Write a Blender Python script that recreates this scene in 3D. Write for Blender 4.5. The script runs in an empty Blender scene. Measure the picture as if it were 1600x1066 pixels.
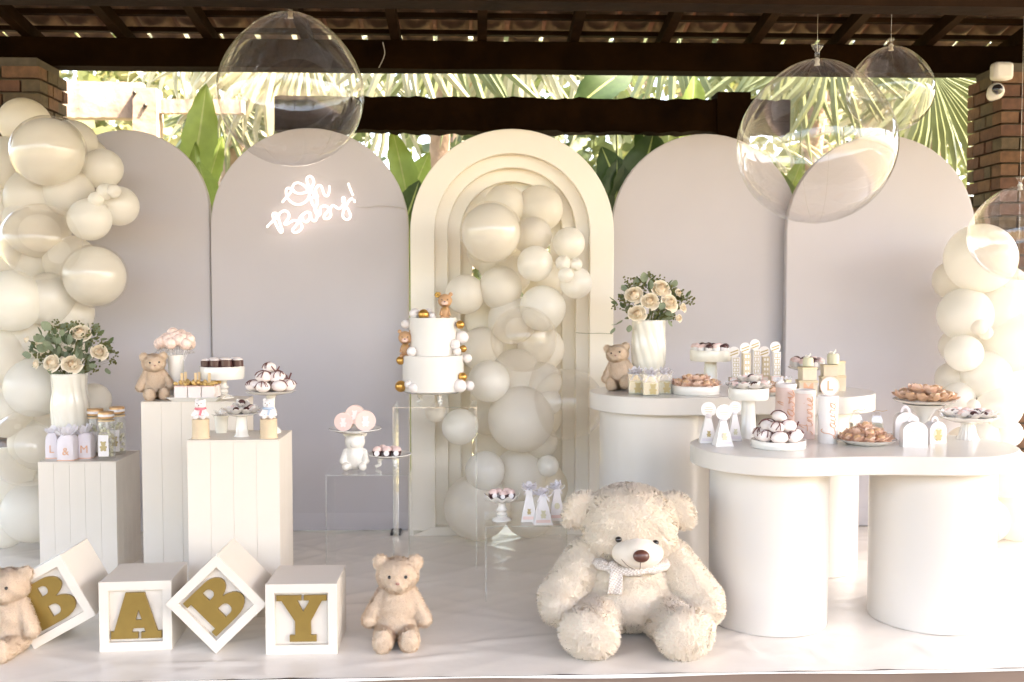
import bpy, bmesh, math, random
import numpy as np
from mathutils import Vector, Matrix, Euler
R = math.radians
rnd = random.Random(11)
sc = bpy.context.scene
col = sc.collection

# ------------------------------------------------------------------ camera
CAM = Vector((0.0, -5.0, 1.2))
PITCH, YAW, FPX = 2.7, 2.2, 1550.0
cd = bpy.data.cameras.new('camera')
cam = bpy.data.objects.new('camera', cd); col.objects.link(cam)
cam.location = CAM
cam.rotation_euler = (R(90 - PITCH), 0, R(-YAW))
cd.sensor_width = 36.0; cd.lens = FPX / 1600 * 36.0
cd.clip_start = 0.05; cd.clip_end = 2000
cd.dof.use_dof = True; cd.dof.focus_distance = 3.75; cd.dof.aperture_fstop = 3.2
sc.camera = cam

# ------------------------------------------------------------------ sky, sun, exposure
SUN_EL, SUN_AZ = 55.0, 108.0        # azimuth clockwise from +Y: the sun stands to the right and a little in front
w = bpy.data.worlds.new('World'); sc.world = w; w.use_nodes = True
wn = w.node_tree.nodes; wl = w.node_tree.links
sky = wn.new('ShaderNodeTexSky'); sky.sky_type = 'NISHITA'; sky.sun_disc = False
sky.sun_elevation = R(SUN_EL); sky.sun_rotation = R(SUN_AZ)
sky.air_density = 1.0; sky.dust_density = 3.0; sky.ozone_density = 1.0
bg = wn['Background']; bg.inputs['Strength'].default_value = 0.15
wl.new(sky.outputs[0], bg.inputs['Color'])
sd = bpy.data.lights.new('sun', 'SUN'); sd.energy = 3.2; sd.angle = R(0.53); sd.color = (1.0, 0.93, 0.82)
sun = bpy.data.objects.new('sun', sd); col.objects.link(sun)
sdir = Vector((math.sin(R(SUN_AZ)) * math.cos(R(SUN_EL)), math.cos(R(SUN_AZ)) * math.cos(R(SUN_EL)), math.sin(R(SUN_EL))))
sun.rotation_euler = (-sdir).to_track_quat('-Z', 'Y').to_euler()
sun.location = sdir * 30
vs = sc.view_settings
sc.display_settings.display_device = 'sRGB'
vs.view_transform = 'Standard'; vs.look = 'None'; vs.gamma = 1.0; vs.use_curve_mapping = False
vs.exposure = 3.55
vs.use_white_balance = True; vs.white_balance_temperature = 7800; vs.white_balance_tint = 15
sc.render.engine = 'CYCLES'
cy = sc.cycles
cy.use_denoising = True
try: cy.denoiser = 'OPENIMAGEDENOISE'
except Exception: pass
cy.max_bounces = 10; cy.diffuse_bounces = 5; cy.glossy_bounces = 4; cy.transmission_bounces = 6
cy.transparent_max_bounces = 32; cy.sample_clamp_indirect = 6.0
cy.caustics_reflective = False; cy.caustics_refractive = False

# ------------------------------------------------------------------ picture -> place
CM = cam.rotation_euler.to_matrix()
def ray(px, py): return CM @ Vector(((px - 800) / FPX, -(py - 533) / FPX, -1.0))
def at(px, py, Y):
    d = ray(px, py); return CAM + d * ((Y - CAM.y) / d.y)
def mpp(px, py, Y): return ((Y - CAM.y) / ray(px, py).y) / FPX      # metres per picture pixel there
def fl(px, py, z=0.0):
    d = ray(px, py); return CAM + d * ((z - CAM.z) / d.z)

# ------------------------------------------------------------------ materials
MATS = {}
def mat(name, c, rough=0.5, spec=0.5, metal=0.0, noise=None, bump=None, coat=0.0, sheen=0.0, sss=0.0, emit=None, trans=0.0, wave=None):
    """noise=(scale, amount, detail) varies the colour; bump=(scale, strength, distance)"""
    m = bpy.data.materials.new(name); m.use_nodes = True
    nt = m.node_tree; b = nt.nodes['Principled BSDF']
    b.inputs['Base Color'].default_value = (*c, 1); b.inputs['Roughness'].default_value = rough
    b.inputs['Specular IOR Level'].default_value = spec; b.inputs['Metallic'].default_value = metal
    b.inputs['Coat Weight'].default_value = coat; b.inputs['Coat Roughness'].default_value = 0.08
    b.inputs['Sheen Weight'].default_value = sheen
    if sss:
        b.inputs['Subsurface Weight'].default_value = sss; b.inputs['Subsurface Radius'].default_value = (0.01, 0.008, 0.006)
        b.inputs['Subsurface Scale'].default_value = 0.5
    tc = nt.nodes.new('ShaderNodeTexCoord')
    if noise:
        n = nt.nodes.new('ShaderNodeTexNoise'); n.inputs['Scale'].default_value = noise[0]
        n.inputs['Detail'].default_value = noise[2] if len(noise) > 2 else 4
        nt.links.new(tc.outputs['Object'], n.inputs['Vector'])
        mp = nt.nodes.new('ShaderNodeMapRange'); mp.inputs[1].default_value = 0.3; mp.inputs[2].default_value = 0.7
        mp.inputs[3].default_value = 1 - noise[1]; mp.inputs[4].default_value = 1 + noise[1]
        nt.links.new(n.outputs[0], mp.inputs[0])
        mx = nt.nodes.new('ShaderNodeVectorMath'); mx.operation = 'SCALE'; mx.inputs[0].default_value = c
        nt.links.new(mp.outputs[0], mx.inputs['Scale']); nt.links.new(mx.outputs[0], b.inputs['Base Color'])
    if bump:
        n2 = nt.nodes.new('ShaderNodeTexNoise'); n2.inputs['Scale'].default_value = bump[0]; n2.inputs['Detail'].default_value = 5
        nt.links.new(tc.outputs['Object'], n2.inputs['Vector'])
        bp = nt.nodes.new('ShaderNodeBump'); bp.inputs['Strength'].default_value = bump[1]
        bp.inputs['Distance'].default_value = bump[2] if len(bump) > 2 else 0.01
        nt.links.new(n2.outputs[0], bp.inputs['Height']); nt.links.new(bp.outputs[0], b.inputs['Normal'])
    if emit:
        b.inputs['Emission Color'].default_value = (*emit[:3], 1); b.inputs['Emission Strength'].default_value = emit[3]
    if trans:                                            # light passing through thin leaves, petals, latex
        tr = nt.nodes.new('ShaderNodeBsdfTranslucent'); tr.inputs[0].default_value = (*[min(1, x * 1.15) for x in c], 1)
        ms = nt.nodes.new('ShaderNodeMixShader'); ms.inputs[0].default_value = trans
        out = nt.nodes['Material Output']
        nt.links.new(b.outputs[0], ms.inputs[1]); nt.links.new(tr.outputs[0], ms.inputs[2]); nt.links.new(ms.outputs[0], out.inputs[0])
    MATS[name] = m
    return m
def clear_mat(name, tint=(1, 1, 1), base=0.05, edge=0.75, power=3.5, rough=0.02, milk=0.0):
    """thin clear film or acrylic sheet: see-through, mirror-like towards grazing angles"""
    m = bpy.data.materials.new(name); m.use_nodes = True; nt = m.node_tree; N = nt.nodes; L = nt.links
    N.remove(N['Principled BSDF']); out = N['Material Output']
    tr = N.new('ShaderNodeBsdfTransparent'); tr.inputs[0].default_value = (*tint, 1)
    gl = N.new('ShaderNodeBsdfGlossy'); gl.inputs['Roughness'].default_value = rough; gl.inputs[0].default_value = (1, 1, 1, 1)
    lw = N.new('ShaderNodeLayerWeight'); lw.inputs[0].default_value = 0.5
    pw = N.new('ShaderNodeMath'); pw.operation = 'POWER'; pw.inputs[1].default_value = power; L.new(lw.outputs['Facing'], pw.inputs[0])
    mr = N.new('ShaderNodeMapRange'); mr.inputs[3].default_value = base; mr.inputs[4].default_value = edge
    L.new(pw.outputs[0], mr.inputs[0])
    ms = N.new('ShaderNodeMixShader'); L.new(mr.outputs[0], ms.inputs[0])
    src = tr
    if milk:
        df = N.new('ShaderNodeBsdfDiffuse'); df.inputs[0].default_value = (0.85, 0.83, 0.8, 1)
        m2 = N.new('ShaderNodeMixShader'); m2.inputs[0].default_value = milk
        L.new(tr.outputs[0], m2.inputs[1]); L.new(df.outputs[0], m2.inputs[2]); src = m2
    L.new(src.outputs[0], ms.inputs[1]); L.new(gl.outputs[0], ms.inputs[2]); L.new(ms.outputs[0], out.inputs[0])
    MATS[name] = m
    return m

# ------------------------------------------------------------------ mesh builder
def rotm(rx=0, ry=0, rz=0): return Euler((R(rx), R(ry), R(rz))).to_matrix()
class MB:
    def __init__(s): s.v = []; s.f = []; s.mi = []
    def add(s, vs_, fs, mi=0, rot=None, off=None, sc_=None):
        b = len(s.v)
        for p in vs_:
            p = Vector(p)
            if sc_ is not None: p = Vector((p.x * sc_[0], p.y * sc_[1], p.z * sc_[2]))
            if rot is not None: p = rot @ p
            if off is not None: p = p + Vector(off)
            s.v.append(tuple(p))
        for f in fs: s.f.append(tuple(b + i for i in f)); s.mi.append(mi)
        return s
    def box(s, c, d, rot=None, mi=0):
        x, y, z = d[0] / 2, d[1] / 2, d[2] / 2
        vv = [(-x, -y, -z), (x, -y, -z), (x, y, -z), (-x, y, -z), (-x, -y, z), (x, -y, z), (x, y, z), (-x, y, z)]
        return s.add(vv, [(0, 3, 2, 1), (4, 5, 6, 7), (0, 1, 5, 4), (1, 2, 6, 5), (2, 3, 7, 6), (3, 0, 4, 7)], mi, rot, c)
    def lathe(s, prof, n=32, c=(0, 0, 0), rot=None, mod=None, mi=0, close=True):
        vv = []; ff = []; k = len(prof)
        for i in range(n):
            a = 2 * math.pi * i / n
            for (r, z) in prof:
                q = r; zz = z
                if mod: q, zz = mod(a, r, z)
                vv.append((q * math.cos(a), q * math.sin(a), zz))
        for i in range(n):
            j = (i + 1) % n
            for t in range(k - 1): ff.append((i * k + t, j * k + t, j * k + t + 1, i * k + t + 1))
        if close:
            if prof[0][0] > 1e-5: ff.append(tuple(i * k for i in range(n))[::-1])
            if prof[-1][0] > 1e-5: ff.append(tuple(i * k + k - 1 for i in range(n)))
        return s.add(vv, ff, mi, rot, c)
    def tube(s, pts, r, n=8, closed=False, mi=0):
        pts = [Vector(p) for p in pts]; m = len(pts); vv = []; ff = []
        rr = r if isinstance(r, (list, tuple)) else [r] * m
        up = None
        for i, p in enumerate(pts):
            a = pts[(i - 1) % m] if (closed or i > 0) else p
            b = pts[(i + 1) % m] if (closed or i < m - 1) else p
            t = (b - a)
            t = t.normalized() if t.length > 1e-9 else Vector((0, 0, 1))
            if up is None:
                up = t.orthogonal().normalized()
            else:
                up = up - t * up.dot(t)
                up = up.normalized() if up.length > 1e-6 else t.orthogonal().normalized()
            sd_ = t.cross(up)
            for k in range(n):
                g = 2 * math.pi * k / n
                vv.append(p + (up * math.cos(g) + sd_ * math.sin(g)) * rr[i])
        for i in range(m if closed else m - 1):
            j = (i + 1) % m
            for k in range(n):
                l = (k + 1) % n; ff.append((i * n + k, i * n + l, j * n + l, j * n + k))
        if not closed:
            ff.append(tuple(range(n))[::-1]); ff.append(tuple((m - 1) * n + k for k in range(n)))
        return s.add(vv, ff, mi)
    def ell(s, c, r, rot=None, nu=20, nv=12, mi=0):
        if not isinstance(r, (list, tuple)): r = (r, r, r)
        vv = [(0, 0, -1)]; ff = []
        for j in range(1, nv):
            ph = -math.pi / 2 + math.pi * j / nv
            for i in range(nu):
                a = 2 * math.pi * i / nu
                vv.append((math.cos(ph) * math.cos(a), math.cos(ph) * math.sin(a), math.sin(ph)))
        vv.append((0, 0, 1)); T = len(vv) - 1
        for i in range(nu):
            j = (i + 1) % nu
            ff.append((0, 1 + j, 1 + i))
            for k in range(nv - 2): ff.append((1 + k * nu + i, 1 + k * nu + j, 1 + (k + 1) * nu + j, 1 + (k + 1) * nu + i))
            ff.append((1 + (nv - 2) * nu + i, 1 + (nv - 2) * nu + j, T))
        return s.add(vv, ff, mi, rot, c, r)
    def prism(s, poly, y0, y1, rot=None, off=None, mi=0):
        """outline in x,z pulled along y"""
        n = len(poly)
        vv = [(p[0], y0, p[1]) for p in poly] + [(p[0], y1, p[1]) for p in poly]
        ff = [tuple(range(n)), tuple(range(2 * n - 1, n - 1, -1))] + [((i + 1) % n, i, n + i, n + (i + 1) % n) for i in range(n)]
        return s.add(vv, ff, mi, rot, off)
    def grid(s, fn, nu, nv, mi=0, rot=None, off=None):
        vv = [fn(i / nu, j / nv) for j in range(nv + 1) for i in range(nu + 1)]
        ff = [(j * (nu + 1) + i, j * (nu + 1) + i + 1, (j + 1) * (nu + 1) + i + 1, (j + 1) * (nu + 1) + i) for j in range(nv) for i in range(nu)]
        return s.add(vv, ff, mi, rot, off)
    def mesh(s, name, mats, smooth=True, angle=38):
        me = bpy.data.meshes.new(name); me.from_pydata(s.v, [], s.f)
        mats = mats if isinstance(mats, (list, tuple)) else [mats]
        for m in mats: me.materials.append(m)
        if len(mats) > 1: me.polygons.foreach_set('material_index', s.mi)
        finish(me, smooth, angle)
        return me
    def build(s, name, mats, parent=None, loc=None, rot=None, smooth=True, angle=38, bevel=0, sub=0, normals=False):
        me = s.mesh(name, mats, smooth, angle)
        if normals:
            bm = bmesh.new(); bm.from_mesh(me); bmesh.ops.recalc_face_normals(bm, faces=bm.faces); bm.to_mesh(me); bm.free()
        return link(name, me, parent, loc, rot, bevel, sub)
def finish(me, smooth=True, angle=38):
    me.update()
    if smooth:
        me.polygons.foreach_set('use_smooth', [True] * len(me.polygons))
        if angle < 180: me.set_sharp_from_angle(angle=R(angle))
def link(name, me, parent=None, loc=None, rot=None, bevel=0, sub=0):
    o = bpy.data.objects.new(name, me); col.objects.link(o)
    if parent is not None: o.parent = parent
    if loc is not None: o.location = loc
    if rot is not None: o.rotation_euler = rot
    if sub:
        md = o.modifiers.new('sub', 'SUBSURF'); md.levels = sub; md.render_levels = sub
    if bevel:
        md = o.modifiers.new('bevel', 'BEVEL'); md.width = bevel; md.segments = 2; md.limit_method = 'ANGLE'; md.angle_limit = R(40)
    return o
def tag(o, label=None, cat=None, group=None, kind=None):
    if label: o['label'] = label
    if cat: o['category'] = cat
    if group: o['group'] = group
    if kind: o['kind'] = kind
    return o
def thing(name, label, cat, loc=(0, 0, 0), rotz=0.0, group=None, rot=None, scale=None):
    o = bpy.data.objects.new(name, None); col.objects.link(o); o.empty_display_size = 0.05
    o.location = loc; o.rotation_euler = rot if rot is not None else (0, 0, R(rotz))
    if scale: o.scale = (scale,) * 3
    return tag(o, label, cat, group)
def dup(root, loc=None, rotz=None, label=None, group=None, parent=None, scale=None, rot=None):
    c = root.copy(); col.objects.link(c)
    if loc is not None: c.location = loc
    if rotz is not None: c.rotation_euler = (0, 0, R(rotz))
    if rot is not None: c.rotation_euler = rot
    if scale is not None: c.scale = (scale,) * 3
    if label: c['label'] = label
    if group: c['group'] = group
    if parent is not None: c.parent = parent
    for ch in root.children: dup(ch, parent=c)
    return c
def baked(o):
    """evaluate modifiers / curves into a plain mesh"""
    dg = bpy.context.evaluated_depsgraph_get(); dg.update()
    me = bpy.data.meshes.new_from_object(o.evaluated_get(dg)); return me
def text_mesh(txt, size, mat_, extrude=0.0008, shear=0.0, bend=None, bold=0.0):
    cu = bpy.data.curves.new('lettering', 'FONT'); cu.body = txt; cu.size = size; cu.extrude = extrude; cu.shear = shear
    cu.align_x = 'CENTER'; cu.align_y = 'CENTER'; cu.offset = bold; cu.resolution_u = 3
    o = bpy.data.objects.new('lettering', cu); col.objects.link(o)
    me = baked(o); bpy.data.objects.remove(o); bpy.data.curves.remove(cu)
    me.materials.clear(); me.materials.append(mat_)
    return me
def outline_mesh(loops, depth, mat_, bevel=0.0, name='outline'):
    """closed outlines (x,z) with holes, pulled to a solid facing -y"""
    cu = bpy.data.curves.new(name, 'CURVE'); cu.dimensions = '2D'; cu.fill_mode = 'BOTH'
    cu.extrude = depth / 2; cu.bevel_depth = bevel; cu.bevel_resolution = 1
    for lp in loops:
        sp = cu.splines.new('POLY'); sp.points.add(len(lp) - 1); sp.use_cyclic_u = True
        for i, (x, z) in enumerate(lp): sp.points[i].co = (x, z, 0, 1)
    o = bpy.data.objects.new(name, cu); col.objects.link(o)
    me = baked(o); bpy.data.objects.remove(o); bpy.data.curves.remove(cu)
    me.transform(Matrix.Rotation(R(90), 4, 'X')); me.materials.clear(); me.materials.append(mat_)
    finish(me, True, 35)
    return me
def arc(cx, cz, rx, rz, a0, a1, n):
    return [(cx + rx * math.cos(R(a0 + (a1 - a0) * i / n)), cz + rz * math.sin(R(a0 + (a1 - a0) * i / n))) for i in range(n + 1)]
def catmull(pts, k=6, closed=False):
    pts = [Vector(p) for p in pts]; n = len(pts); out = []
    for i in range(n if closed else n - 1):
        p0 = pts[(i - 1) % n] if (closed or i > 0) else pts[0]; p1 = pts[i]; p2 = pts[(i + 1) % n]
        p3 = pts[(i + 2) % n] if (closed or i + 2 < n) else pts[-1]
        for j in range(k):
            t = j / k
            out.append(0.5 * ((2 * p1) + (p2 - p0) * t + (2 * p0 - 5 * p1 + 4 * p2 - p3) * t * t + (3 * p1 - p0 - 3 * p2 + p3) * t ** 3))
    if not closed: out.append(pts[-1])
    return out
# ================================================================== materials of the setting
mat('sheet', (0.83, 0.78, 0.715), 0.27, spec=0.6, noise=(1.6, 0.03), bump=(2.2, 0.25, 0.03))
mat('tile_floor', (0.24, 0.17, 0.13), 0.35, noise=(3, 0.12))
mat('grass', (0.19, 0.18, 0.10), 0.8, noise=(0.8, 0.35))
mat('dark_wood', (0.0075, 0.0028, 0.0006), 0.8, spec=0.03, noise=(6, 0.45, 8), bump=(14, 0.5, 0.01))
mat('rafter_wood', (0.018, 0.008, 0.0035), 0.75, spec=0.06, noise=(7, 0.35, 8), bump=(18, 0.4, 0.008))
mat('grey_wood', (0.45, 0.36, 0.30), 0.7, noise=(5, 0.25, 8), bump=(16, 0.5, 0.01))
mat('clay', (0.17, 0.10, 0.07), 0.8, noise=(7, 0.4, 6), bump=(30, 0.4, 0.006))
mat('mortar', (0.085, 0.068, 0.05), 0.9, noise=(20, 0.2))
BR = [mat('brick_a', (0.10, 0.045, 0.026), 0.85, noise=(18, 0.3), bump=(40, 0.5, 0.006)),
      mat('brick_b', (0.13, 0.066, 0.034), 0.85, noise=(18, 0.3), bump=(40, 0.5, 0.006)),
      mat('brick_c', (0.085, 0.06, 0.034), 0.85, noise=(18, 0.3), bump=(40, 0.5, 0.006))]
mat('iron', (0.10, 0.09, 0.08), 0.5, metal=0.8)

# ================================================================== ground and floors
mb = MB(); mb.grid(lambda u, v: (-400 + 800 * u, -400 + 800 * v, -0.32), 8, 8)
tag(mb.build('ground', MATS['grass']), kind='structure')
mb = MB(); mb.box((-2.0, -5.0, -0.23), (14.0, 13.4, 0.16))
tag(mb.build('veranda_floor', MATS['tile_floor'], bevel=0.01), kind='structure')
YS = fl(800, 1056).y
CREASES = []
for _ in range(46):
    cx_, cy_ = rnd.uniform(-2.6, 2.8), rnd.uniform(YS + .1, 0.0); an = rnd.choice((.5, .75, 2.3, 2.6, 1.2)) + rnd.uniform(-.25, .25); ln_ = rnd.uniform(.15, .55)
    CREASES.append((cx_, cy_, cx_ + ln_ * math.cos(an), cy_ + ln_ * math.sin(an), rnd.uniform(.002, .0055)))
for q_ in ((490, 900, 560, 836), (470, 870, 540, 832), (1190, 1030, 1150, 1000), (1260, 1010, 1300, 1040), (700, 1010, 900, 990), (560, 1040, 760, 1020), (1430, 1005, 1480, 1035), (200, 1040, 420, 1035)):
    a_, b_ = fl(q_[0], q_[1]), fl(q_[2], q_[3]); CREASES.append((a_.x, a_.y, b_.x, b_.y, .005))
def sheet(u, v):
    x = -3.7 + 7.6 * u; y = YS + (1.0 - YS) * v
    z = 0.0
    for (ax, ay, ph, am) in ((3.1, 9.0, 0.3, .0010), (-5.2, 6.3, 1.7, .0008), (8.0, -11.0, 2.2, .0006)):
        z += am * (1 - abs(math.sin(ax * x + ay * y + ph + 0.7 * math.sin(2.1 * x + y))))**4 * 3
    for (x0, y0, x1, y1, am) in CREASES:                   # sharp folds left in the vinyl
        dx, dy = x1 - x0, y1 - y0; L2 = dx * dx + dy * dy; tt = ((x - x0) * dx + (y - y0) * dy) / L2
        if -0.05 < tt < 1.05:
            dd = abs((x - x0) * dy - (y - y0) * dx) / math.sqrt(L2)
            z += am * math.exp(-(dd / 0.016) ** 2) * max(0, math.sin(math.pi * min(1, max(0, tt)))) ** .5
    return (x, y, z)
mb = MB(); mb.grid(sheet, 400, 170)
mb.grid(lambda u, v: (-3.7 + 7.6 * u, YS - 0.0006 - (0.003 + .002 * math.sin(u * 61)) * v, -0.0006 - (0.007 + .003 * math.sin(u * 47 + 1)) * v), 200, 1)
st = mb.build('stage_floor', MATS['sheet'], angle=180)
tag(st, kind='structure')
mb = MB(); mb.box((0.1, (YS + 1.0) / 2, -0.08), (7.58, 1.0 - YS - 0.02, 0.14))
mb.build('stage_riser', MATS['tile_floor'], parent=st)

# ================================================================== roof of the veranda
YE = 1.0                                        # eave beam
SLOPE = 0.15
zb0 = at(740, 108, YE - 0.07).z; zb1 = at(740, 64, YE - 0.07).z
RX0, RX1 = -9.5, 6.7
RY = -7.6                                       # the roof's open front edge
def zr(y): return zb1 + SLOPE * (YE - y)        # underside of the rafters
roof = thing('veranda_roof', None, None, (0, 0, 0)); tag(roof, kind='structure')
def rafter(x, name='rafter'):
    m_ = MB(); y0, y1 = 1.35, RY
    ww, hh = 0.055, 0.075
    vv = []
    for y in (y0, y1):
        for dx in (-ww / 2, ww / 2):
            for dz in (0, hh): vv.append((x + dx, y, zr(y) + dz))
    m_.add(vv, [(0, 1, 3, 2), (4, 6, 7, 5), (0, 4, 5, 1), (2, 3, 7, 6), (0, 2, 6, 4), (1, 5, 7, 3)])
    return m_.build(name, MATS['rafter_wood'], parent=roof, normals=True)
xr = at(757, 60, YE).x
for k in range(-16, 8):
    x = xr + k * 0.535 + rnd.uniform(-.02, .02)
    if RX0 < x < RX1: rafter(x)
GA = 0.235
for k in range(5):
    y = 1.30 - k * GA
    m_ = MB(); m_.box(((RX0 + RX1) / 2, y, zr(y) + 0.075 + 0.014), (RX1 - RX0, 0.045, 0.028))
    m_.build('batten', MATS['rafter_wood'], parent=roof)
# clay tiles: channel tiles and cover tiles, each its own piece
def tile_mesh(name, r0, r1, ln, up):
    m_ = MB(); n = 7; th = 0.013; vv = []; ff = []
    for e, (yy, r) in enumerate(((0, r0), (ln, r1))):
        for q in (0, 1):
            for i in range(n + 1):
                a = R(180 * i / n); rr = r - q * th
                z = rr * math.sin(a) * 0.62
                vv.append((rr * math.cos(a), yy, z if up else -z))
    k = n + 1
    for i in range(n):
        ff += [(i, i + 1, 2 * k + i + 1, 2 * k + i), (k + i, 3 * k + i, 3 * k + i + 1, k + i + 1),
               (i, k + i, k + i + 1, i + 1), (2 * k + i, 2 * k + i + 1, 3 * k + i + 1, 3 * k + i)]
    ff += [(0, 2 * k, 3 * k, k), (n, k + n, 3 * k + n, 2 * k + n)]
    m_.add(vv, ff)
    me = m_.mesh(name, MATS['clay'], angle=40)
    bm = bmesh.new(); bm.from_mesh(me); bmesh.ops.recalc_face_normals(bm, faces=bm.faces); bm.to_mesh(me); bm.free()
    return me
pan = tile_mesh('channel_tile', 0.100, 0.088, 0.31, False); cov = tile_mesh('cover_tile', 0.075, 0.085, 0.31, True)
PITCHX = 0.222
tx0 = at(-40, 40, 1.2).x; ncol = 33
tilt = math.atan(SLOPE) + 0.055
for k in range(4):
    for i in range(ncol):
        x = tx0 + i * PITCHX + rnd.uniform(-.006, .006); y = 1.42 - k * GA
        z = zr(y) + 0.075 + 0.028
        o = link('channel_tile', pan, roof, (x, y, z + 0.070), (-tilt, 0, R(180 + rnd.uniform(-2, 2))))
        o.rotation_euler = (tilt, 0, R(180 + rnd.uniform(-2, 2)))
        o2 = link('cover_tile', cov, roof, (x + PITCHX / 2, y - 0.02, z + 0.084), (tilt, 0, R(180 + rnd.uniform(-2, 2))))
# the rest of the covering, out of the picture: boarded deck with the tile field on top
yk = 1.42 - 4 * GA + 0.05
m_ = MB(); vv = []
for y in (yk, RY):
    for x in (RX0, RX1):
        for dz in (0.104, 0.22): vv.append((x, y, zr(y) + dz))
m_.add(vv, [(0, 1, 3, 2), (4, 6, 7, 5), (0, 4, 5, 1), (2, 3, 7, 6), (0, 2, 6, 4), (1, 5, 7, 3)])
m_.build('roof_deck', MATS['clay'], parent=roof, normals=True)
m_ = MB(); vv = []
for y in (1.42, yk):
    for x in (RX0, tx0 - 0.2):
        for dz in (0.104, 0.2): vv.append((x, y, zr(y) + dz))
m_.add(vv, [(0, 1, 3, 2), (4, 6, 7, 5), (0, 4, 5, 1), (2, 3, 7, 6), (0, 2, 6, 4), (1, 5, 7, 3)])
m_.build('roof_deck', MATS['clay'], parent=roof, normals=True)

def beam(name, c, d, label, m='dark_wood', ragged=0.0, seg=40, rot=(0, 0, 0)):
    """hewn timber: a long box whose arrises wander a little"""
    m_ = MB(); ax = 0 if d[0] >= d[2] else 2; vv = []; ff = []
    for i in range(seg + 1):
        t = -0.5 + i / seg
        for (a, b) in ((-1, -1), (1, -1), (1, 1), (-1, 1)):
            j1, j2 = rnd.gauss(0, ragged), rnd.gauss(0, ragged)
            if ax == 0: vv.append((t * d[0], a * d[1] / 2 + j1, b * d[2] / 2 + j2))
            else: vv.append((a * d[0] / 2 + j1, b * d[1] / 2 + j2, t * d[2]))
    for i in range(seg):
        for k in range(4): ff.append((i * 4 + k, i * 4 + (k + 1) % 4, i * 4 + 4 + (k + 1) % 4, i * 4 + 4 + k))
    ff += [(0, 3, 2, 1), tuple(seg * 4 + k for k in range(4))]
    m_.add(vv, ff)
    o = m_.build(name, MATS[m], loc=c, rot=rot, angle=30, normals=True)
    return tag(o, label, 'beam')
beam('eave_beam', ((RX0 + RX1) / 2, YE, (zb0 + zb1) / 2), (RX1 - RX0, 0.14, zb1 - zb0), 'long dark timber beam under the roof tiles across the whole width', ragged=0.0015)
# lower tie beam between the panels and the garden
a = at(434, 155, YE + .05); b = at(1226, 215, YE + .05)
zt = at(760, 158, YE + .05).z; zl = at(760, 209, YE + .05).z
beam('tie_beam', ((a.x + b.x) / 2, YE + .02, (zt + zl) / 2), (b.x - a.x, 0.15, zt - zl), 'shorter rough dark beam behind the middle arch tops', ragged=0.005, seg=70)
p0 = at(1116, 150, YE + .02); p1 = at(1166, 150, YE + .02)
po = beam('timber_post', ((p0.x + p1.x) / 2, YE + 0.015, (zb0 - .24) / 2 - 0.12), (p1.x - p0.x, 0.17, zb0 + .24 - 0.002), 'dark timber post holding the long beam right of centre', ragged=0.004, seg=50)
po['category'] = 'post'
# nearer beam running across at the very top right
n0 = at(1200, 14, -1.2)
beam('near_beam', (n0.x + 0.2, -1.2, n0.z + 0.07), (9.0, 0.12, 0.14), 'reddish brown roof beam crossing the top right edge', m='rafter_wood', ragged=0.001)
# sunlit outdoor beam and post at far left
o0 = at(92, 122, 1.6); o1 = at(212, 180, 1.6)
beam('garden_beam', ((o0.x + o1.x) / 2 - .3, 1.75, (o0.z + o1.z) / 2), (o1.x - o0.x + .6, 0.10, (o0.z - o1.z)), 'sunlit pale timber beam outside beside the left brick pillar', m='grey_wood', ragged=0.002)
q0 = at(203, 150, 1.6); q1 = at(240, 150, 1.6)
qp = beam('garden_post', ((q0.x + q1.x) / 2, 1.72, 1.1), (q1.x - q0.x, 0.15, 2.9), 'sunlit weathered timber post with bolt heads at left', m='grey_wood', ragged=0.003)
qp['category'] = 'post'
for (bx, by) in ((210, 145), (227, 165)):
    pt = at(bx, by, 1.64); m_ = MB(); m_.ell((0, 0, 0), (0.014, 0.01, 0.014), nu=10, nv=6)
    m_.build('bolt', MATS['iron'], parent=qp, loc=pt - qp.location)
g2 = at(245, 150, 1.65); g3 = at(330, 178, 1.65)
beam('garden_rail', ((g2.x + g3.x) / 2 + .1, 1.72, (g2.z + g3.z) / 2), (g3.x - g2.x + .2, 0.06, abs(g2.z - g3.z) * .8), 'pale timber rail right of the sunlit garden post', m='grey_wood', ragged=0.002)

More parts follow.
